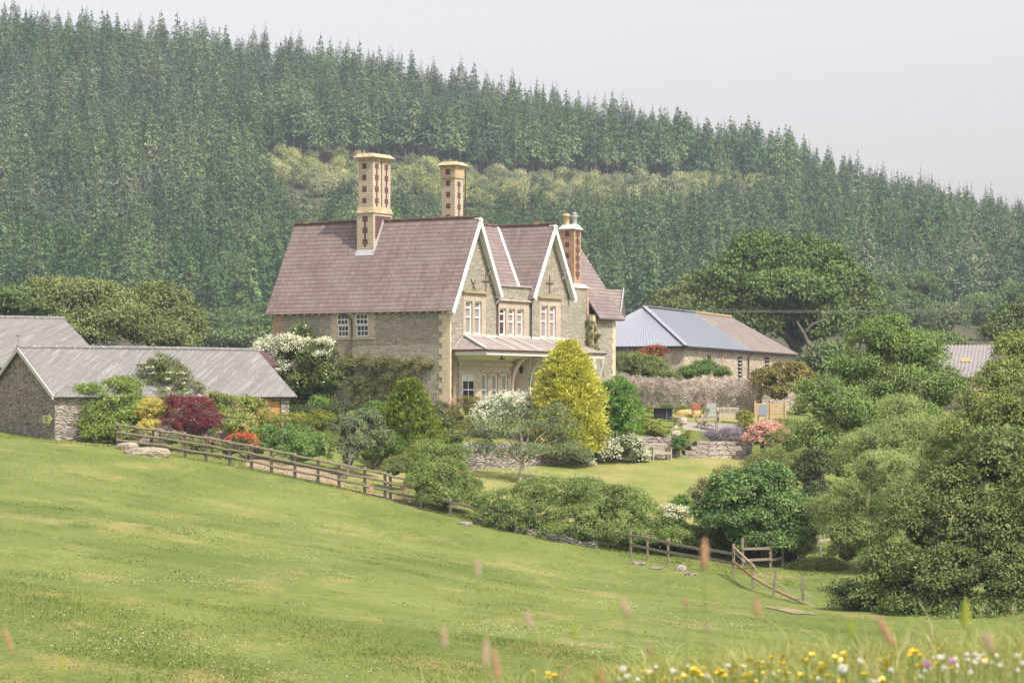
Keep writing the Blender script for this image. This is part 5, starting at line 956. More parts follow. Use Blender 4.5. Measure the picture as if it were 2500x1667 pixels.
tree('pear_tree', 'open grey leaved tree with pale crossing branches before the retaining wall', 'tree', [B(1200, 1060, 62, 45, 134), B(1290, 1045, 65, 50, 134.4), B(1370, 1065, 55, 50, 134.4), B(1245, 1020, 50, 35, 134.6), B(1180, 1100, 40, 26, 133.5), B(1290, 1110, 80, 30, 133.6), B(1390, 1110, 55, 35, 133.8), B(1350, 1020, 40, 40, 135)], 13500, .17, .045, 'grey', trunk=(.10, .018), base=pgr(1268, 133.2), bark='pale_bark', clump=.26, per=12, droop=.9, limbs=14, inner=.05, shell=.25, flowers=None) if False else tree('pear_tree', 'open grey leaved tree with pale crossing branches before the retaining wall', 'tree', [B(1200, 1060, 62, 45, 134), B(1290, 1045, 65, 50, 134.4), B(1370, 1065, 55, 50, 134.4), B(1245, 1020, 50, 35, 134.6), B(1180, 1100, 40, 26, 133.5), B(1290, 1110, 80, 30, 133.6), B(1390, 1110, 55, 35, 133.8), B(1350, 1020, 40, 40, 135)], 13500, .17, .045, 'grey', trunk=(.10, .018), base=pgr(1268, 133.2), bark='pale_bark', clump=.26, per=12, droop=.9, limbs=14, inner=.05, shell=.25)
cone('golden_cypress', 'big bright golden yellow cypress beside the porch', 'conifer', 1383, 830, 1085, 90, 142, 30000, .20, .055, 'goldcyp', pw=2.5, zfun=hz, lean=.1)
shrub('evergreen_dome', 'bright green egg shaped evergreen right of the golden cypress', 'shrub', [B(1510, 975, 50, 62, 145), B(1514, 1008, 56, 58, 144.6), B(1518, 1045, 58, 58, 144.8), B(1495, 1085, 42, 38, 145.4), B(1480, 1010, 40, 55, 146)], 22000, .13, .055, 'dome', lobes=30, lsz=.4, clump=.2, per=14, zfun=hz)
shrub('white_rose_bush', 'sprawling white rose tumbling over the retaining wall', 'rose', [B(1460, 1105, 55, 36, 144.4), B(1520, 1095, 45, 40, 145), B(1410, 1130, 40, 28, 143.5), B(1555, 1120, 28, 22, 146)], 6500, .10, .06, 'rose', clump=.18, flowers=[(None, 1700, .12, .11, 'white', dict(per=10, clump=.11)), ([B(1553, 1112, 26, 26, 145.8)], 300, .10, .09, 'white', dict(per=12)), ([B(1270, 1150, 50, 12, 134)], 90, .09, .08, 'white')])
shrub('orange_green_shrub', 'low orange flushed shrub on top of the retaining wall', 'shrub', [B(1590, 1048, 36, 22, 149.5), B(1612, 1058, 26, 16, 149.2), B(1575, 1038, 20, 16, 150)], 3800, .12, .05, 'orangeg', clump=.14, zfun=hz)
shrub('ivy_clump', 'small rounded ivy clump spilling over the wall by the steps', 'shrub', [B(1657, 1082, 22, 20, 148.9), B(1650, 1095, 15, 12, 148.6)], 2200, .08, .05, 'ivy', clump=.1)
shrub('lime_plant', 'little yellow green plant on the patio edge above the ivy', 'shrub', [B(1675, 1066, 16, 9, 150.6)], 700, .07, .035, 'lime2', clump=.08, zfun=hz)
shrub('variegated_shrub', 'round yellow green variegated shrub beside the lavender', 'shrub', [B(1822, 1022, 24, 22, 153), B(1820, 1045, 27, 26, 152.6)], 3600, .09, .05, 'lime2', clump=.11, zfun=hz)
shrub('lavender', 'purple flowering lavender clump above the steps', 'lavender', [B(1740, 1068, 24, 18, 151.3), B(1775, 1066, 28, 20, 151.4), B(1798, 1060, 16, 20, 151.5)], 2600, .16, .02, 'lav', clump=.12, droop=-1.2, zfun=hz, flowers=[(None, 1100, .07, .035, 'purple', dict(per=6, clump=.16, zmin=.0, out=.5))])
shrub('pink_rose_bush', 'pink rose bush in full bloom right of the steps', 'rose', [B(1870, 1060, 40, 26, 148.8), B(1850, 1075, 30, 22, 148.5), B(1900, 1070, 32, 24, 148.8)], 3800, .09, .05, 'ivy', clump=.14, zfun=hz, flowers=[(None, 1500, .12, .11, 'pinkf', dict(per=9, clump=.11, zmin=-.1))])
shrub('mixed_shrub', 'olive green mixed shrub below the pink roses', 'shrub', [B(1880, 1125, 55, 34, 146), B(1930, 1080, 50, 50, 147), B(1950, 1140, 45, 45, 144), B(1925, 1045, 40, 25, 150)], 9500, .10, .045, 'haw2', clump=.18)
for l, px, py, rx, ry, Y, m, n in (('yellow green perennial at the left foot of the garden wall', 1590, 1012, 26, 18, 160, 'lime2', 1300), ('dark leafy plant at the foot of the garden wall', 1622, 1006, 24, 20, 160.5, 'fresh', 1600), ('tall feathery yellow plant by the garden wall', 1663, 1012, 20, 24, 161, 'limeh', 1300), ('yellow flowering plant left of the orange cushioned chair', 1683, 1024, 14, 14, 160, 'lime2', 700), ('green shrub behind the orange cushioned chair', 1706, 1010, 20, 14, 163, 'ivy', 1300)):
    shrub('border_plant', l, 'plant', [B(px, py, rx, ry, Y)], n, .11, .035, m, clump=.14, droop=-.3, zfun=hz)
# dry creeper over the garden wall
cr = empty('dry_creeper', (*XY(1690, 167), 1.4), 0, 'tangled dry brown creeper along the top of the garden wall', 'creeper'); o = Vector(cr.location)
def drybed(name, blobs, n, m, L=.32, W=.022):
    b = np.array(blobs); i = rng.choice(len(b), n); d = rng.normal(size=(n, 3)); d = unit(d)*rng.uniform(.2, 1, (n, 1))**.5; pos = b[i, :3]+d*b[i, 3:]; D = rng.normal(size=(n, 3))*np.array([1, .6, .8])+np.array([0, 0, -.3])
    V, Fc, vv = leafmesh(pos, D, rng.normal(size=(n, 3)), L*rng.uniform(.5, 1.5, n), W*rng.uniform(.7, 1.6, n), rng.uniform(0, 1, n)); return link(name, npmesh(name, V-np.array(o), Fc, [M[m]], vv), cr)
drybed('twigs', [(*P(px, py, 165.8+Y_), rx*.0237, .28, ry*.0237) for px, py, rx, ry, Y_ in ((1560, 938, 42, 18, .2), (1600, 936, 40, 16, .5), (1690, 945, 50, 22, 1.2), (1750, 940, 50, 22, 1.7), (1800, 945, 40, 26, 2), (1835, 955, 30, 32, 2.2), (1640, 940, 35, 18, .8), (1715, 982, 22, 14, 1.4), (1530, 938, 25, 14, 0))], 5000, 'twig')
mb = MB()
for k in range(46):
    px = random.uniform(1540, 1850); p = P(px, random.uniform(932, 950), 166+(px-1500)*.0085); pts = [p-o]
    for i in range(6): p = p+Vector((random.gauss(0, .14), random.gauss(0, .03)-.01, -random.uniform(.12, .32))); pts.append(p-o)
    mb.tube(pts, [.018]*len(pts), 4)
mb.build('stems', M['twig'], cr)
shrub('vine', 'yellow brown leafed vine spreading over the dark wall end', 'creeper', [B(1875, 925, 45, 30, 168), B(1930, 915, 55, 35, 168.5), B(1965, 945, 40, 40, 168), B(1960, 995, 24, 26, 167), B(1900, 960, 45, 28, 168)], 6500, .16, .11, 'vine', clump=.25, per=12, zfun=hz)
shrub('barn_shrub', 'wide dull green shrub in front of the barn hip end', 'shrub', [B(1540, 895, 45, 40, 176), B(1590, 905, 50, 38, 176), B(1625, 925, 35, 22, 175)], 8000, .15, .06, 'haw2', clump=.25, zfun=hz)
shrub('barn_shrub', 'bright green spreading shrub in front of the barn door', 'shrub', [B(1718, 902, 40, 24, 178), B(1680, 915, 30, 20, 178), B(1755, 912, 28, 18, 178)], 5500, .15, .055, 'fresh', clump=.25, zfun=hz, droop=-.3)
shrub('russet_creeper', 'russet red creeper on the barn hip end wall', 'creeper', [B(1600, 862, 30, 20, 188), B(1575, 870, 25, 18, 188)], 2200, .14, .10, 'redcreep', clump=.2, zfun=lambda x, y: x*0-3.)
shrub('ivy_patch', 'brown green ivy hanging in the recess beside the chimney breast', 'creeper', [tuple(HW(15.0, -.12, z))+(.42, .25, .6) for z in (4.6, 3.9, 3.2)], 2400, .10, .06, 'creeper', clump=.16, stems=0, zfun=lambda x, y: x*0-3.)
# hedge along the front fence
tree('hawthorn', 'rounded hawthorn bush where the rail fence ends', 'tree', [B(1080, 1170, 78, 62, 121.5), B(1040, 1190, 55, 45, 121), B(1110, 1120, 40, 38, 122.5), B(1060, 1120, 48, 40, 122.5), B(1130, 1200, 50, 40, 120.8), B(1090, 1215, 70, 35, 120.6)], 27000, .095, .05, 'haw', trunk=(.09, .02), clump=.2, per=18)
shrub('olive_shrub', 'dull olive bush left of the hawthorn above the fence end', 'shrub', [B(985, 1140, 48, 30, 125), B(1040, 1100, 50, 32, 126.5), B(960, 1150, 35, 22, 124.5)], 7500, .085, .035, 'haw2', clump=.2)
shrub('front_hedge', 'long bushy hedge growing over the front fence', 'hedge', [B(1230, 1240, 70, 50, 118.6), B(1310, 1225, 80, 58, 118.8), B(1400, 1225, 85, 58, 118.4), B(1480, 1245, 75, 52, 117.6), B(1560, 1275, 65, 45, 116.6), B(1290, 1290, 80, 42, 117.6), B(1400, 1305, 85, 38, 116.9), B(1500, 1310, 75, 38, 116.2), B(1595, 1315, 55, 28, 115.4), B(1200, 1265, 45, 28, 118.2), B(1175, 1232, 48, 42, 119.4), B(1560, 1240, 50, 40, 117.4), B(1610, 1285, 45, 40, 116.2), B(1330, 1205, 80, 44, 118.8), B(1420, 1205, 80, 44, 118.4), B(1510, 1225, 70, 44, 117.8), B(1280, 1262, 60, 46, 118), B(1350, 1268, 65, 46, 117.6), B(1430, 1275, 65, 46, 117), B(1240, 1285, 55, 36, 117.8), B(1640, 1318, 50, 34, 115.2), B(1690, 1318, 50, 40, 116), B(1545, 1315, 60, 34, 115.6)], 70000, .095, .05, 'haw', clump=.22, per=18, stems=14, stem_r=.04)
shrub('undergrowth', 'bramble undergrowth coloured dark for the shade beneath the elder and hazel', 'bramble', [B(1620, 1325, 60, 36, 116.6), B(1690, 1325, 60, 44, 116.8), B(1760, 1335, 60, 44, 116.4), B(1840, 1345, 60, 40, 116.2), B(1920, 1352, 55, 34, 116.8)], 17000, .12, .055, 'dark', clump=.22, stems=0)  # low growth added in dark leaves, painting the shade under the hazel
shrub('bronze_shoots', 'reddish brown twiggy top on the front hedge', 'shrub', [B(1500, 1205, 36, 20, 118.4)], 1500, .09, .04, 'bronze', clump=.15, stems=2)
shrub('elder_shrub', 'small elder with white flower heads between hedge and round bush', 'shrub', [B(1655, 1255, 30, 36, 117), B(1640, 1290, 35, 35, 116.4), B(1670, 1225, 18, 16, 117.2)], 5000, .12, .05, 'ivy', clump=.2, flowers=[([B(1645, 1258, 34, 28, 116.4)], 330, .10, .09, 'creamf', dict(per=16, clump=.12, flat=.25))])
tree('hazel_tree', 'large round dark green hazel bush over the right fence', 'tree', [B(1800, 1215, 85, 70, 115.5), B(1870, 1185, 70, 58, 116), B(1900, 1260, 82, 70, 115.5), B(1810, 1290, 95, 60, 115), B(1890, 1325, 85, 32, 114.6), B(1740, 1260, 50, 55, 115.6), B(1940, 1310, 50, 42, 115)], 33000, .15, .095, 'hazel', trunk=(.14, .03), clump=.26, per=16, droop=.3)
shrub('bronze_shrub', 'brown tinged shrub behind the round hazel bush', 'shrub', [B(1770, 1165, 35, 28, 122), B(1735, 1195, 40, 32, 121), B(1700, 1210, 24, 24, 120.5), B(1850, 1145, 45, 30, 123)], 6500, .09, .04, 'bronze', clump=.2)
shrub('rough_growth', 'rough green weeds and nettles around the fence posts on the right', 'shrub', [B(1960, 1395, 50, 26, 114), B(2020, 1395, 55, 36, 113.4), B(2070, 1350, 50, 34, 115), B(1980, 1420, 60, 18, 111)], 9000, .13, .04, 'haw2', clump=.24, droop=-.5, stems=0)
# trees on the right
tree('alder_tree', 'tall olive green alder with several rounded tops', 'tree', [B(2160, 850, 85, 78, 127), B(2235, 880, 80, 75, 127.5), B(2090, 915, 80, 62, 126.5), B(2010, 985, 72, 75, 126), B(2180, 965, 120, 80, 126.5), B(2290, 960, 80, 70, 127), B(2100, 1020, 110, 75, 125), B(2220, 1050, 100, 75, 125.5), B(2000, 1075, 65, 65, 125), B(2060, 1130, 90, 70, 124), B(2185, 800, 36, 36, 127)], 52000, .15, .075, 'alder', trunk=(.28, .04), clump=.34, per=20, limbs=14)
tree('willow_tree', 'light feathery willow in front of the alder', 'tree', [B(2120, 1110, 70, 70, 113), B(2200, 1075, 90, 70, 113.5), B(2290, 1100, 90, 80, 113), B(2170, 1180, 110, 85, 112), B(2080, 1240, 70, 70, 112), B(2250, 1230, 110, 85, 111), B(2120, 1310, 80, 60, 111.5), B(2200, 1000, 50, 35, 114), B(2050, 1300, 55, 55, 112.5), B(2010, 1250, 40, 50, 113.5)], 50000, .20, .028, 'willow', trunk=(.24, .03), clump=.34, per=22, droop=.7, limbs=12)
tree('dark_tree', 'dark tree between the hazel bush and willow', 'tree', [B(1985, 1170, 55, 70, 121), B(2010, 1240, 60, 70, 119.5), B(1975, 1290, 45, 45, 119)], 11000, .14, .07, 'dark', trunk=(.14, .03), clump=.28)
tree('cherry_tree', 'big dark leaved tree filling the lower right corner', 'tree', [B(2430, 1130, 120, 95, 97), B(2340, 1190, 110, 95, 97), B(2260, 1290, 110, 90, 96.5), B(2390, 1300, 140, 110, 96), B(2190, 1400, 95, 75, 96), B(2310, 1420, 130, 95, 95), B(2460, 1420, 120, 110, 95), B(2130, 1455, 70, 42, 96.2), B(2240, 1490, 95, 50, 94.6), B(2400, 1510, 140, 62, 94), B(2560, 1250, 130, 150, 96), B(2560, 1450, 120, 110, 95), B(2085, 1478, 55, 26, 96.4), B(2060, 1440, 40, 26, 96.8), B(2330, 1535, 150, 40, 93.5), B(2480, 1330, 100, 95, 96.5)], 76000, .15, .075, 'cherry', trunk=(.3, .04), clump=.30, per=18, droop=.5, limbs=16)
tree('pear_tree', 'pale green long leaved tree at the right edge', 'tree', [B(2450, 940, 75, 65, 112), B(2490, 870, 60, 65, 112.5), B(2400, 1010, 85, 60, 111.5), B(2490, 1010, 80, 70, 111), B(2340, 1060, 60, 40, 111)], 21000, .19, .055, 'pear', trunk=(.2, .03), clump=.32, per=16, droop=.5, limbs=9)
tree('ash_tree', 'light green tree beyond the right edge above the shed', 'tree', [B(2470, 790, 60, 45, 190), B(2440, 820, 45, 40, 189), B(2500, 830, 60, 55, 189)], 7500, .26, .12, 'midgreen', trunk=(.22, .05), clump=.5)
# background broadleaves
tree('oak_tree', 'huge domed dark green oak with a bare pale limb', 'tree', [B(1860, 650, 120, 75, 258), B(1970, 665, 110, 75, 258), B(1800, 720, 110, 85, 256), B(1920, 740, 130, 95, 254), B(2040, 720, 95, 85, 258), B(2080, 775, 85, 60, 258), B(1760, 790, 95, 65, 255), B(1990, 800, 110, 60, 255), B(1860, 610, 75, 42, 258), B(1970, 625, 70, 45, 259), B(1840, 800, 70, 50, 253)], 62000, .36, .22, 'oak', trunk=(.75, .10), base=Vector((*XY(1960, 257), g1(*XY(1960, 257)))), clump=.75, per=20, limbs=16, lumps=.2, droop=.2)
mb = MB(); mb.tube([P(1985, 885, 247), P(1978, 850, 247), P(1962, 812, 247), P(1945, 785, 247.5)], [.28, .2, .14, .08], 7); mb.tube([P(1970, 830, 247), P(1976, 845, 246.5), P(1988, 850, 246.5), P(2000, 852, 247)], [.12, .1, .07, .04], 6); mb.tube([P(1968, 808, 247), P(1985, 790, 247), P(2015, 780, 247.5)], [.12, .09, .05], 6); mb.tube([P(1984, 860, 247), P(2005, 855, 247), P(2030, 848, 248)], [.16, .11, .06], 6)
o = mb.build('bare_limb', M['bark'], bpy.data.objects['oak_tree']); o.location = -Vector(bpy.data.objects['oak_tree'].location)
tree('oak_tree', 'lower olive tree spreading left of the domed oak', 'tree', [B(1690, 770, 70, 45, 268), B(1640, 745, 60, 40, 272), B(1720, 720, 60, 55, 270)], 11000, .34, .2, 'dull', trunk=(.35, .08), clump=.7)
tree('field_tree', 'broad dull green tree behind the corrugated barn roofs', 'tree', [B(150, 745, 120, 72, 205), B(230, 790, 110, 75, 204), B(90, 770, 100, 60, 206), B(250, 730, 70, 45, 206), B(160, 830, 130, 60, 203)], 32000, .27, .15, 'dull', trunk=(.4, .08), clump=.6, per=18, limbs=12)
tree('field_tree', 'second rounded olive tree left of the pale hill shrubs', 'tree', [B(380, 755, 85, 62, 210), B(440, 800, 65, 65, 209), B(330, 800, 90, 60, 208), B(400, 830, 90, 50, 207)], 24000, .27, .15, 'dull', trunk=(.35, .08), clump=.6, per=18, limbs=10)
tree('field_tree', 'bright green leafy tree cut by the left picture edge', 'tree', [B(40, 740, 70, 45, 190), B(95, 765, 40, 32, 189), B(-10, 770, 80, 60, 190)], 9000, .26, .15, 'midgreen', trunk=(.3, .06), clump=.45)
hb = [('soft green broadleaf at the forest foot left of the house', [B(560, 800, 90, 45, 420), B(640, 790, 60, 50, 425)], 'midgreen'), ('low pale green thicket just left of the white rose', [B(600, 835, 90, 35, 330), B(520, 840, 60, 30, 332)], 'midgreen'), ('soft green broadleaf at the forest foot right of the oak', [B(2210, 770, 90, 60, 430), B(2290, 790, 80, 50, 428)], 'midgreen'), ('hazy green broadleaf below the spruces at the right edge', [B(2400, 770, 90, 55, 440), B(2490, 745, 80, 60, 442)], 'midgreen'), ('pale broadleaf standing low on the hill right of the oak', [B(2150, 715, 60, 50, 460), B(2240, 705, 60, 40, 462)], 'midgreen'), ('dark green copse at the valley bottom behind the oak', [B(2150, 830, 80, 40, 300), B(2270, 850, 100, 40, 305)], 'oak'), ('small green tree beside the oak trunk', [B(2030, 880, 45, 35, 245), B(1990, 895, 40, 25, 244)], 'midgreen')]
for l, b_, m in hb: tree('broadleaf_tree', l, 'tree', b_, 9000, .45, .26, m, trunk=(.25, .06), clump=.9, limbs=5)
# ------------------------------------------------------------------ the spruce forest
def conifer(name, h, rad, n, bare, seed, mf='conifer'):
    """boughs of drooping sprays round a straight bole, thinning to a bare leader"""
    rg = np.random.default_rng(seed); k = n//7; t = 1-np.sqrt(rg.uniform(.0004, 1, k)); nw = 25; t = np.clip((np.floor(t*nw)+.5)/nw+rg.normal(0, .010, k), 0, .995); a = np.round(rg.uniform(0, 6.283, k)*1.6+np.floor(t*nw)*.7)/1.6+rg.normal(0, .10, k); ph = rg.uniform(0, 6.28, 4)
    L = (rad*(1-t)**.88+.12)*np.clip(.72+t*3, 0, 1)*(1+.16*np.sin(3*a+ph[0]+t*6)+.14*np.sin(5*a+ph[1]-t*19)+.10*np.sin(t*47+ph[2]))*rg.uniform(.72, 1.16, k); cv = rg.uniform(0, 1, k)
    ix = np.repeat(np.arange(k), 7); m_ = len(ix); f = rg.uniform(.22, 1.02, m_)**.7; ca, sa = np.cos(a[ix]), np.sin(a[ix]); w_ = (f*L[ix])*rg.normal(0, .15, m_)
    up = (.42*t-.34)[ix]; z = h*(bare+(1-bare)*t[ix])+f*L[ix]*up-.20*f*f*L[ix]+rg.normal(0, .06, m_)-np.abs(rg.normal(0, .10, m_))*f
    pos = np.stack([ca*f*L[ix]-sa*w_, sa*f*L[ix]+ca*w_, z], -1); D = np.stack([ca, sa, up-.35*f], -1)+rg.normal(size=(m_, 3))*.35
    sz = np.clip(.18+.26*L[ix]/rad, .12, .42)*rg.uniform(.7, 1.35, m_)
    V, Fc, v = leafmesh(pos, D, np.stack([ca*.5, sa*.5, .9+0*ca], -1)+rg.normal(size=(m_, 3))*.38, sz*1.7, sz*.72, np.clip(.12+.45*cv[ix]+.33*rg.uniform(0, 1, m_), 0, 1))
    th = np.arange(6)*1.0472; R_ = [np.stack([np.cos(th)*r_, np.sin(th)*r_, th*0+z_], -1) for r_, z_ in ((.2, 0), (.12, h*.5), (.02, h*1.02))]; n0 = len(V); V = np.concatenate([V]+R_); q = np.arange(6); q2 = (q+1) % 6
    Ft = np.concatenate([np.stack([n0+o_+q, n0+o_+q2, n0+o_+6+q2, n0+o_+6+q], -1) for o_ in (0, 6)])
    return npmesh(name, V, np.r_[Fc, Ft], [FOL[mf], M['pale_bark'] if seed % 2 else M['bark']], np.r_[v, np.full(18, .5)], np.r_[np.zeros(len(Fc), int), np.ones(12, int)])
cm = [conifer('spruce', 15.5, 3.4, 3400, .06, 2), conifer('spruce', 13.5, 3.5, 3200, .06, 4), conifer('spruce', 16.5, 3.0, 3400, .10, 6), conifer('spruce', 12.5, 3.3, 3000, .05, 8), conifer('spruce', 17, 3.3, 2800, .36, 5), conifer('spruce', 16.5, 3.1, 2700, .42, 12), conifer('spruce', 15, 2.8, 3100, .08, 14), conifer('spruce', 14.5, 3.6, 3400, .05, 16)]
def band(x, y):
    px = 1250+F*x/y; s = (y-520)/330; sb = np.interp(px, [600, 760, 1250, 1600, 1900, 2050], [.50, .50, .52, .60, .79, .93]); wd = np.interp(px, [600, 730, 1850, 2050], [0, 1, 1, 0]); return s, sb, wd
X_, Y_ = np.meshgrid(np.arange(-190, 191, 5.8), np.arange(522, 872, 5.6)); X_ = X_+(np.arange(X_.shape[0]) % 2)[:, None]*2.9; X_, Y_ = X_.ravel(), Y_.ravel()
X_ = X_+rng.normal(0, 1.3, X_.size); Y_ = Y_+rng.normal(0, 1.3, Y_.size); k = np.abs(X_) < .185*Y_+14; X_, Y_ = X_[k], Y_[k]
s, sb, wd = band(X_, Y_); k = ~((s > sb-.20*wd) & (s < sb+.055*wd)); X_, Y_, s, sb, wd = X_[k], Y_[k], s[k], sb[k], wd[k]; Z_ = gz(X_, Y_)
var = np.array([0, 1, 2, 3, 6, 7])[rng.integers(0, 6, X_.size)]; edge = (s > sb) & (s < sb+.14) & (wd > .4); var = np.where(edge, 4+rng.integers(0, 2, X_.size), var)
scl = rng.uniform(.74, 1.14, X_.size)*np.where(edge, 1.08, 1)*np.where(s > .9, .93, 1)*np.where((s < sb) & (s > sb-.30) & (wd > .4), .88, 1.); rot = rng.uniform(0, 6.28, X_.size); pxx = 1250+F*X_/Y_; pyt = 1000-F*(Z_+14*scl)/Y_
vis = (pxx > -10) & (pxx < 2510) & ~((pxx > 690) & (pxx < 1480) & (pyt > 545)) & ~((pxx > 1640) & (pxx < 2120) & (pyt > 600)) & ~((pxx < 480) & (pyt > 690))
near = np.argsort(np.where(vis, Y_, 1e9))[:300]; isn = np.zeros(X_.size, bool); isn[near] = True
srcs = {}
for i in near:
    o = link('spruce_tree', cm[var[i]]); o.location = (X_[i], Y_[i], Z_[i]-.2); o.rotation_euler = (rng.normal(0, .025), rng.normal(0, .025), rot[i]); o.scale = (scl[i],)*3
    tag(o, 'dark green spruce in the lower rows of the forested hillside', 'spruce', 'spruces in the lower rows of the forest'); srcs.setdefault(int(var[i]), o)
for v_ in range(8):
    if v_ not in srcs:
        i = np.where(var == v_)[0]; i = i[np.argmin(np.abs(X_[i]-20))]; isn[i] = True; o = link('spruce_tree', cm[v_]); o.location = (X_[i], Y_[i], Z_[i]-.2); tag(o, 'tall spruce with bare lower trunk above the pale young trees' + (' and a dark bole' if v_ == 5 else ' and a grey bole'), 'spruce'); srcs[v_] = o
rest = np.where(~isn)[0]
me = bpy.data.meshes.new('spruce_forest'); me.vertices.add(len(rest)); me.vertices.foreach_set('co', np.stack([X_[rest], Y_[rest], Z_[rest]-.2], -1).astype(np.float32).ravel())
for nm, tp, arr in (('scl', 'FLOAT', scl[rest]), ('rot', 'FLOAT', rot[rest])): me.attributes.new(nm, tp, 'POINT').data.foreach_set('value', arr.astype(np.float32))
me.attributes.new('kind_id', 'INT', 'POINT').data.foreach_set('value', var[rest].astype(np.int32))
fo = link('spruce_forest', me); tag(fo, 'dense spruce plantation covering the hill up to the skyline', 'forest', None, 'stuff')
ng = bpy.data.node_groups.new('spruce_forest', 'GeometryNodeTree'); ng.interface.new_socket('Geometry', in_out='INPUT', socket_type='NodeSocketGeometry'); ng.interface.new_socket('Geometry', in_out='OUTPUT', socket_type='NodeSocketGeometry')
gi, go = ng.nodes.new('NodeGroupInput'), ng.nodes.new('NodeGroupOutput'); jn = ng.nodes.new('GeometryNodeJoinGeometry'); L_ = ng.links.new
def nattr(nm, t): n = ng.nodes.new('GeometryNodeInputNamedAttribute'); n.data_type = t; n.inputs[0].default_value = nm; return n.outputs[0]
for v_, src in srcs.items():
    oi = ng.nodes.new('GeometryNodeObjectInfo'); oi.inputs[0].default_value = src; oi.transform_space = 'ORIGINAL'; oi.inputs['As Instance'].default_value = True
    cmp_ = ng.nodes.new('FunctionNodeCompare'); cmp_.data_type = 'INT'; cmp_.operation = 'EQUAL'; L_(nattr('kind_id', 'INT'), cmp_.inputs[2]); cmp_.inputs[3].default_value = v_
    ip = ng.nodes.new('GeometryNodeInstanceOnPoints'); L_(gi.outputs[0], ip.inputs['Points']); L_(cmp_.outputs[0], ip.inputs['Selection']); L_(oi.outputs['Geometry'], ip.inputs['Instance'])
    cx = ng.nodes.new('ShaderNodeCombineXYZ'); L_(nattr('rot', 'FLOAT'), cx.inputs[2]); L_(cx.outputs[0], ip.inputs['Rotation']); L_(nattr('scl', 'FLOAT'), ip.inputs['Scale']); L_(ip.outputs[0], jn.inputs[0])
L_(jn.outputs[0], go.inputs[0]); md = fo.modifiers.new('instances', 'NODES'); md.node_group = ng
# young growth in the clearing
def bushmesh(seed, h, r_):
    global rng; b = [(0, 0, h*.45, r_, r_, h*.5), (r_*.25, 0, h*.7, r_*.6, r_*.6, h*.33)]; o = crown('young_tree', b, 520, .5, .24, 'larch', None, clump=.5, per=10, ground=False, droop=-.5, lobes=0, shell=.2); me = o.data; bpy.data.objects.remove(o); return me
ym = [bushmesh(1, 5.4, 2.0), bushmesh(2, 4.6, 2.2), bushmesh(3, 6, 1.9)]
X2, Y2 = np.meshgrid(np.arange(-110, 111, 3.4), np.arange(640, 850, 3.9)); X2, Y2 = X2.ravel()+rng.normal(0, .8, X2.size), Y2.ravel()+rng.normal(0, .8, X2.size); s, sb, wd = band(X2, Y2)
k = (s > sb-.085*wd) & (s < sb+.045*wd) & (wd > .05) & (np.abs(1250+F*X2/Y2-1330) < 760); X2, Y2 = X2[k], Y2[k]; Z2 = gz(X2, Y2)
sel = rng.permutation(len(X2))[:298]; mb = MB(); mb.tube([(0, 0, -.3), (0, 0, 3.5)], [.1, .03], 6); o = mb.build('trunk', M['bark']); ytr = o.data; bpy.data.objects.remove(o)
for i in sel:
    o = empty('young_tree'); link('crown', ym[i % 3], o); link('trunk', ytr, o); o.location = (X2[i], Y2[i], Z2[i]); o.rotation_euler = (0, 0, rng.uniform(0, 6.28)); o.scale = (rng.uniform(.65, 1.05),)*3
    tag(o, 'pale green young tree in the strip between the two spruce stands', 'young tree', 'young trees in the forest clearing')
# ------------------------------------------------------------------ pasture grass, clover and the near meadow
def blades(name, x, y, z, h, wd, lean, m, v, k, label, cat, curve=1.):
    n = len(x); a = rng.uniform(0, 6.28, n); b = rng.uniform(0, 6.28, n); base = np.stack([x, y, z], -1); wv = np.stack([np.cos(a), np.sin(a), 0*a], -1)*wd[:, None]*.5; lv = np.stack([np.cos(b), np.sin(b), 0*b], -1)*(lean*h)[:, None]; upv = np.zeros((n, 3)); upv[:, 2] = h
    mid = base+upv*.55+lv*.35; tip = base+upv*(1-.25*np.minimum(lean, 1.6)[:, None])+lv
    V = np.stack([base-wv, base+wv, mid+wv*.8, tip, mid-wv*.8], 1).reshape(-1, 3); i = np.arange(n)*5
    me = bpy.data.meshes.new(name); Fc = np.stack([i, i+1, i+2, i+4, i+4, i+2, i+3, i+3], -1)
    fq = np.stack([i, i+1, i+2, i+4], -1); ft = np.stack([i+4, i+2, i+3], -1); loops = np.concatenate([fq.ravel(), ft.ravel()]).astype(np.int32)
    me.vertices.add(len(V)); me.vertices.foreach_set('co', V.astype(np.float32).ravel()); me.loops.add(len(loops)); me.loops.foreach_set('vertex_index', loops); me.polygons.add(2*n); me.polygons.foreach_set('loop_start', np.r_[np.arange(n)*4, 4*n+np.arange(n)*3].astype(np.int32))
    me.materials.append(m); me.update(calc_edges=True); me.attributes.new('v', 'FLOAT', 'POINT').data.foreach_set('value', np.repeat(v, 5).astype(np.float32)); return tag(link(name, me), label, cat, None, k)
def fence_y(x): return np.interp(x, [-40, -18, -3.5, 0, 5, 9.5, 12, 30], [132, 129.5, 122.5, 119.5, 115.5, 111, 101, 88])
n = 260000; yy = 36+100*rng.uniform(0, 1, n)**.85; xx = rng.uniform(-1, 1, n)*(.19*yy+2); k = yy < fence_y(xx)+2.5; xx, yy = xx[k], yy[k]; n = len(xx)
pat = np.sin(xx*.9+np.sin(yy*.5)*2)*np.sin(yy*.42+xx*.25)+.6*np.sin(xx*2.3+yy*.9)*np.sin(yy*1.3-xx*.7)+rng.normal(0, .3, n); k = (pat > .35) | (rng.uniform(0, 1, n) < .22) | (yy > fence_y(xx)-2); xx, yy, pat = xx[k], yy[k], pat[k]; n = len(xx); hh = np.clip(.028+.014*pat, .015, .07)*rng.uniform(.6, 1.4, n)*np.where(yy > fence_y(xx)-1.5, 3.2, 1.)
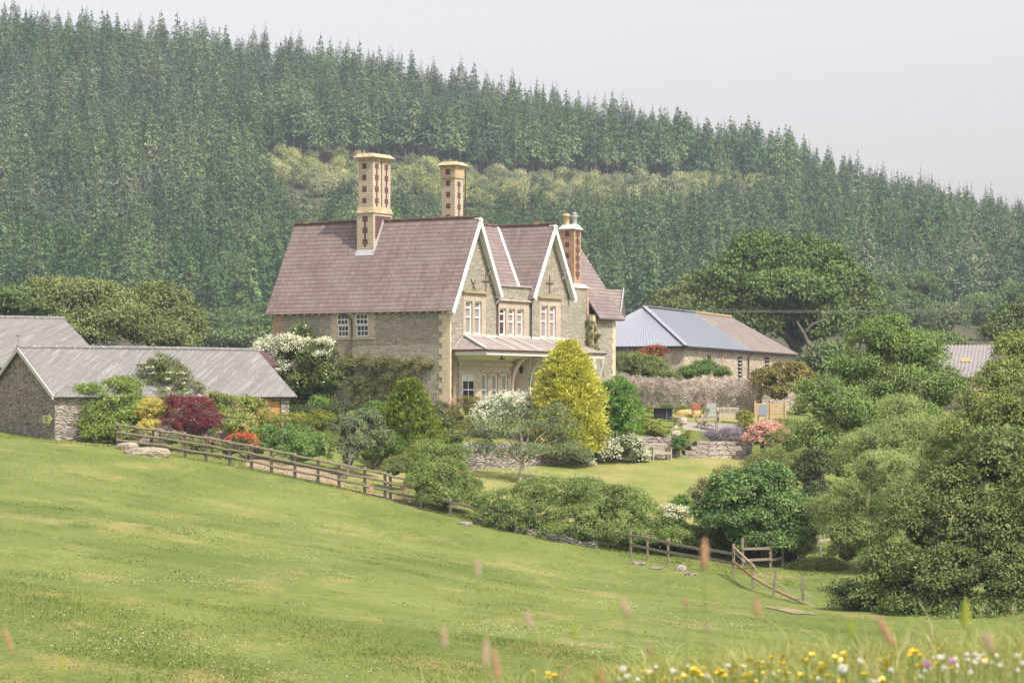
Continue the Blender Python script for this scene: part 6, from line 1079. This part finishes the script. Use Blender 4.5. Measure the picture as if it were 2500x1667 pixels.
blades('pasture_grass', xx, yy, gz(xx, yy)-.01, hh, rng.uniform(.02, .045, n), rng.uniform(.8, 1.7, n), M['field_blade'], rng.uniform(0, 1, n), 'stuff', 'short uneven pasture grass on the slope', 'grass')
n = 130000; yy = 37+30*rng.uniform(0, 1, n)**.8; xx = rng.uniform(-1, 1, n)*(.19*yy+2)
blades('pasture_grass', xx, yy, gz(xx, yy)-.01, rng.uniform(.025, .075, n)*(1+.5*np.sin(xx*1.1+yy*.4)), rng.uniform(.008, .02, n), rng.uniform(.4, 1.3, n), M['field_blade'], rng.uniform(0, 1, n), 'stuff', 'nearer pasture grass blades along the lower left', 'grass')
n = 60000; yy = 38+85*rng.uniform(0, 1, n)**.8; xx = rng.uniform(-1, 1, n)*(.19*yy+2); dn = np.sin(xx*.55+1.3*np.sin(yy*.21))+np.sin(yy*.37+xx*.13+1)+.8*np.sin(xx*1.3-yy*.6); k = (yy < fence_y(xx)-.5) & (dn+rng.normal(0, .7, n) > 1.55) & ~((xx > 8) & (yy > 85)); xx, yy = xx[k][:11000], yy[k][:11000]; n = len(xx)
V, Fc, vv = leafmesh(np.stack([xx, yy, gz(xx, yy)+rng.uniform(.05, .09, n)], -1), rng.normal(size=(n, 3)), rng.normal(size=(n, 3))*.5+np.array([0, -.5, .8]), np.full(n, .026), np.full(n, .024), rng.uniform(0, 1, n))
tag(link('clover_flowers', npmesh('clover_flowers', V, Fc, [FOL['creamf']], vv)), 'countless tiny white clover heads scattered in the pasture', 'clover', None, 'stuff')
def near_z(x, y): return gz(x, y)
n = 90000; yy = rng.uniform(6.8, 12.6, n); xx = rng.uniform(-.20, .205, n)*yy+rng.normal(0, .1, n); tallm = rng.uniform(0, 1, n); hh = np.where(tallm > .982, rng.uniform(.24, .36, n), rng.uniform(.08, .22, n))
FM = foliage('meadow_blades', (.24, .29, .08), (.50, .50, .22), (.54, .46, .30), trans=.4, big=.85, bscale=1.5)
blades('meadow_grass', xx, yy, near_z(xx, yy)-.01, hh, rng.uniform(.003, .008, n), rng.uniform(.2, 1.1, n), FM, rng.uniform(0, 1, n), 'stuff', 'blurred tall meadow grass along the bottom right edge', 'grass')
M['stem'] = plain('green_stem', (.16, .22, .05), .2, 8); M['yellow'] = plain('buttercup_yellow', (.80, .56, .015), .06, 8, .35, .5); M['seedhead'] = plain('seed_head', (.42, .25, .15), .2, 30, .95); M['seedhead_p'] = plain('pale_seed_head', (.45, .33, .24), .2, 30, .95); M['seedhead_g'] = plain('green_seed_head', (.33, .36, .05), .15, 30, .9); M['clover'] = plain('clover_white', (.64, .60, .52), .12, 60, .9); M['clover_p'] = plain('clover_pink', (.52, .24, .40), .15, 60, .9); M['fluff'] = plain('dandelion_fluff', (.62, .62, .58), .1, 80, 1.)
def flower(name, px, py, Y, label, cat, group, build, gm):
    p = P(px, py, Y); g = g1(p.x, p.y); r = empty(name, (p.x, p.y, g), random.uniform(0, 6.28), label, cat, group); h = p.z-g
    key = (build.__name__, gm)
    if key not in FLC: FLC[key] = build(gm)
    o = link('flower_head', FLC[key], r); o.location = (0, 0, h); o.rotation_euler = (random.uniform(-.35, .35), random.uniform(-.35, .35), random.uniform(0, 6.28)); o.scale = (random.uniform(.62, .98),)*3
    mb = MB(); mb.tube([(0, 0, -.05), (random.uniform(-.015, .015), 0, h*.6), (0, 0, h)], .0022, 4); mb.build('stem', M['stem'], r); return r
FLC = {}
def asmesh(mb, m): o = mb.build('flower_head', m); me = o.data; bpy.data.objects.remove(o); return me
def buttercup(m):
    mb = MB()
    for k in range(5):
        a = k*1.2566; u = Vector((math.cos(a), math.sin(a), 0)); s_ = Vector((-math.sin(a), math.cos(a), 0)); b = Vector((0, 0, 0))
        mb.poly([b, b+u*.007+s_*.008+Vector((0, 0, .003)), b+u*.014+s_*.006+Vector((0, 0, .009)), b+u*.0145-s_*.006+Vector((0, 0, .009)), b+u*.007-s_*.008+Vector((0, 0, .003))])
    mb.lathe((0, 0, .001), [(.004, 0), (.005, .004), (.002, .007)], 8); return asmesh(mb, M[m])
def cloverhead(m):
    mb = MB(); rg = random.Random(3)
    for k in range(46):
        z = rg.uniform(-.5, 1); a = rg.uniform(0, 6.28); q = math.sqrt(max(0, 1-z*z)); d = Vector((q*math.cos(a), q*math.sin(a), z)); c_ = d*.0085+Vector((0, 0, .004)); t = d.orthogonal().normalized()*.0022; u = d.cross(t)
        tip = d*.0145+Vector((0, 0, .003)); mb.poly([c_+t, c_+u, tip]); mb.poly([c_+u, c_-t, tip]); mb.poly([c_-t, c_-u, tip]); mb.poly([c_-u, c_+t, tip])
    mb.lathe((0, 0, -.003), [(.004, 0), (.009, .006), (.008, .012), (.003, .015)], 8); return asmesh(mb, M[m])
def clock(m):
    mb = MB(); rg = random.Random(5)
    for k in range(260):
        z = rg.uniform(-1, 1); a = rg.uniform(0, 6.28); q = math.sqrt(1-z*z); d = Vector((q*math.cos(a), q*math.sin(a), z)); t = d.orthogonal().normalized(); u = d.cross(t); e_ = d*.021
        mb.poly([e_+t*.004, e_+u*.004, e_-t*.004, e_-u*.004]); mb.poly([d*.004+t*.0004, e_, d*.004-t*.0004])
    return asmesh(mb, M[m])
random.seed(21)
def gtop(px): return float(np.interp(px, [900, 1400, 1800, 2100, 2500], [1650, 1632, 1612, 1598, 1588]))
for k in range(170):
    px = random.choice([random.gauss(1760, 110), random.gauss(1960, 130), random.gauss(2100, 140), random.uniform(1250, 2480)]); px = min(2495, max(1040, px)); t = gtop(px); py = random.uniform(t+4, 1667) if random.random() > .1 else random.uniform(t-8, t+10); Y = random.uniform(9.2, 11.4)
    flower('buttercup', px, py, Y, 'yellow buttercup bloom in the blurred meadow along the bottom edge', 'buttercup', 'buttercups in the near meadow', buttercup, 'yellow')
for k in range(60):
    px = random.choice([random.uniform(1500, 2500), random.gauss(2380, 100)]); px = min(2497, max(1300, px)); t = gtop(px); py = random.uniform(t+6, 1667); flower('white_clover', px, py, random.uniform(9, 11.4), 'white clover head in the blurred meadow at the bottom right', 'clover', 'white clover heads in the near meadow', cloverhead, 'clover')
for px, py, l in ((2322, 1617, 'larger pink clover head among the white clover'), (2263, 1626, 'smaller pink clover head left of the larger one')): flower('pink_clover', px, py, 7.6, l, 'clover', None, cloverhead, 'clover_p')
flower('dandelion_clock', 2056, 1633, 8.2, 'round white dandelion clock in the near meadow', 'dandelion', None, clock, 'fluff')
def stalk(px, py, len_px, w_px, Y, tilt, m, label):
    p = P(px, py, Y); g = g1(p.x, p.y); r = empty('grass_stalk', (p.x, p.y, g), 0, label, 'grass stalk', 'blurred grass stalks in front of the lens'); o = Vector(r.location); Ln = len_px*Y/F; Wd = w_px*Y/F*.5; d = Vector((math.sin(tilt), 0, math.cos(tilt)))
    a = p-d*Ln/2-o; b = p+d*Ln/2-o; mb = MB(); pts = [a.lerp(b, t) for t in (0, .12, .3, .6, .85, 1)]; mb.tube(pts, [Wd*k for k in (.35, .85, 1, .95, .6, .1)], 9)
    rg = random.Random(int(px))
    for k in range(90):
        t = rg.uniform(.03, .97); c_ = a.lerp(b, t); an = rg.uniform(0, 6.28); e_ = Vector((math.cos(an), math.sin(an), 0)); w0 = Wd*(1-abs(t-.45)**2*2.2); q = c_+e_*w0*.8; mb.poly([q+Vector((0, 0, -.0015)), q+Vector((0, 0, .0015)), q+e_*w0*.7+d*Ln*.03])
    mb.build('seed_head', M[m], r); mb = MB(); mb.tube([Vector((0, 0, -.05)), a.lerp(Vector((0, 0, 0)), .5)+Vector((0, 0, 0)), a], [.0016, .0013, .001], 5); mb.build('stem', M['stem'], r)
for px, py, l, w_, Y, tl, m, lab in ((1720, 1350, 78, 17, 4.6, .03, 'seedhead', 'tall orange brown seed head floating in front of the right fence'), (1166, 1386, 56, 10, 4.4, -.05, 'seedhead_p', 'pale seed head alone in the middle of the pasture'), (1526, 1482, 42, 14, 4.2, -.25, 'seedhead_p', 'short pale pinkish seed head right of the pasture middle'), (1290, 1512, 46, 12, 4.6, -.3, 'seedhead_p', 'slanting straw coloured seed head left of the pinkish one'), (1084, 1553, 58, 12, 4.6, -.05, 'seedhead_p', 'upright straw seed head left of the bottom middle'), (1186, 1592, 75, 14, 4.2, .02, 'seedhead_p', 'left one of two crossing tall seed heads at the bottom'), (1211, 1620, 84, 14, 4.4, -.12, 'seedhead', 'right reddish one of two crossing tall seed heads at the bottom'), (1404, 1543, 46, 10, 4.8, -.12, 'seedhead_g', 'yellowish seed head standing right of the crossing pair'), (1848, 1480, 50, 14, 4.4, -.05, 'seedhead', 'tan seed head above the earth patch'), (1675, 1472, 30, 7, 6.2, .0, 'seedhead', 'small sharp brown seed head in the right pasture'), (20, 1560, 64, 10, 5.2, -.3, 'seedhead', 'slanting brown seed head at the left edge'), (153, 1626, 46, 8, 5, .0, 'seedhead_g', 'faint greenish seed head near the lower left corner'), (2163, 1541, 76, 18, 4.6, -.5, 'seedhead', 'bold orange seed head leaning before the dark tree'), (2414, 1566, 52, 18, 4.0, -.35, 'seedhead_p', 'soft tan seed head at the lower right'), (2358, 1498, 70, 16, 4.3, .0, 'seedhead_g', 'lime green blurred spike before the dark tree'), (2080, 1538, 44, 12, 4.2, .04, 'seedhead_g', 'olive blurred spike left of the orange seed head'), (1380, 1640, 46, 6, 6.6, .5, 'seedhead', 'thin dark seed head leaning right at the bottom'), (1470, 1650, 40, 10, 5.5, -.2, 'seedhead', 'brown seed head among the first buttercups'), (1588, 1586, 24, 8, 6, -.35, 'seedhead', 'small pinkish seed head above the buttercups'), (1730, 1530, 20, 9, 4.6, -.2, 'seedhead_p', 'tiny pale seed head under the tan one'), (2475, 1487, 22, 6, 6.5, .1, 'seedhead_p', 'small tan seed head against the dark tree at the right edge')):
    stalk(px, py, l, w_, Y, tl, m, lab)
# foxgloves by the fence
for px, py, Y, l in ((905, 1190, 121.8, 'purple foxglove spire in front of the rail fence'), (985, 1195, 121, 'fainter purple foxglove right of the first one')):
    p = P(px, py, Y); g = g1(p.x, p.y); r = empty('foxglove', (p.x, p.y, g), 0, l, 'foxglove'); mb = MB(); mb.tube([(0, 0, -.1), (0, 0, p.z-g+.2)], .012, 5); mb.build('stem', M['stem'], r)
    V, Fc, vv = leafmesh(rng.normal(size=(60, 3))*np.array([.05, .05, .14])+np.array([0, 0, p.z-g]), rng.normal(size=(60, 3))+np.array([0, 0, -.8]), rng.normal(size=(60, 3)), np.full(60, .07), np.full(60, .05), rng.uniform(0, 1, 60)); link('blossoms', npmesh('blossoms', V, Fc, [FOL['pinkf']], vv), r)
# ------------------------------------------------------------------ haze
mb = MB(); mb.box(-700, 700, -40, 1250, -14, 140); hzo = mb.build('haze', []); tag(hzo, kind='stuff', label='thin pale summer haze filling the valley', cat='haze')
m = bpy.data.materials.new('valley_haze'); m.use_nodes = True; nt = m.node_tree; nt.nodes.remove(nt.nodes['Principled BSDF']); pv = nt.nodes.new('ShaderNodeVolumePrincipled'); pv.inputs['Color'].default_value = (.76, .90, 1, 1); pv.inputs['Density'].default_value = .00020; pv.inputs['Anisotropy'].default_value = 0.
nt.links.new(pv.outputs[0], nt.nodes['Material Output'].inputs['Volume']); hzo.data.materials.append(m)
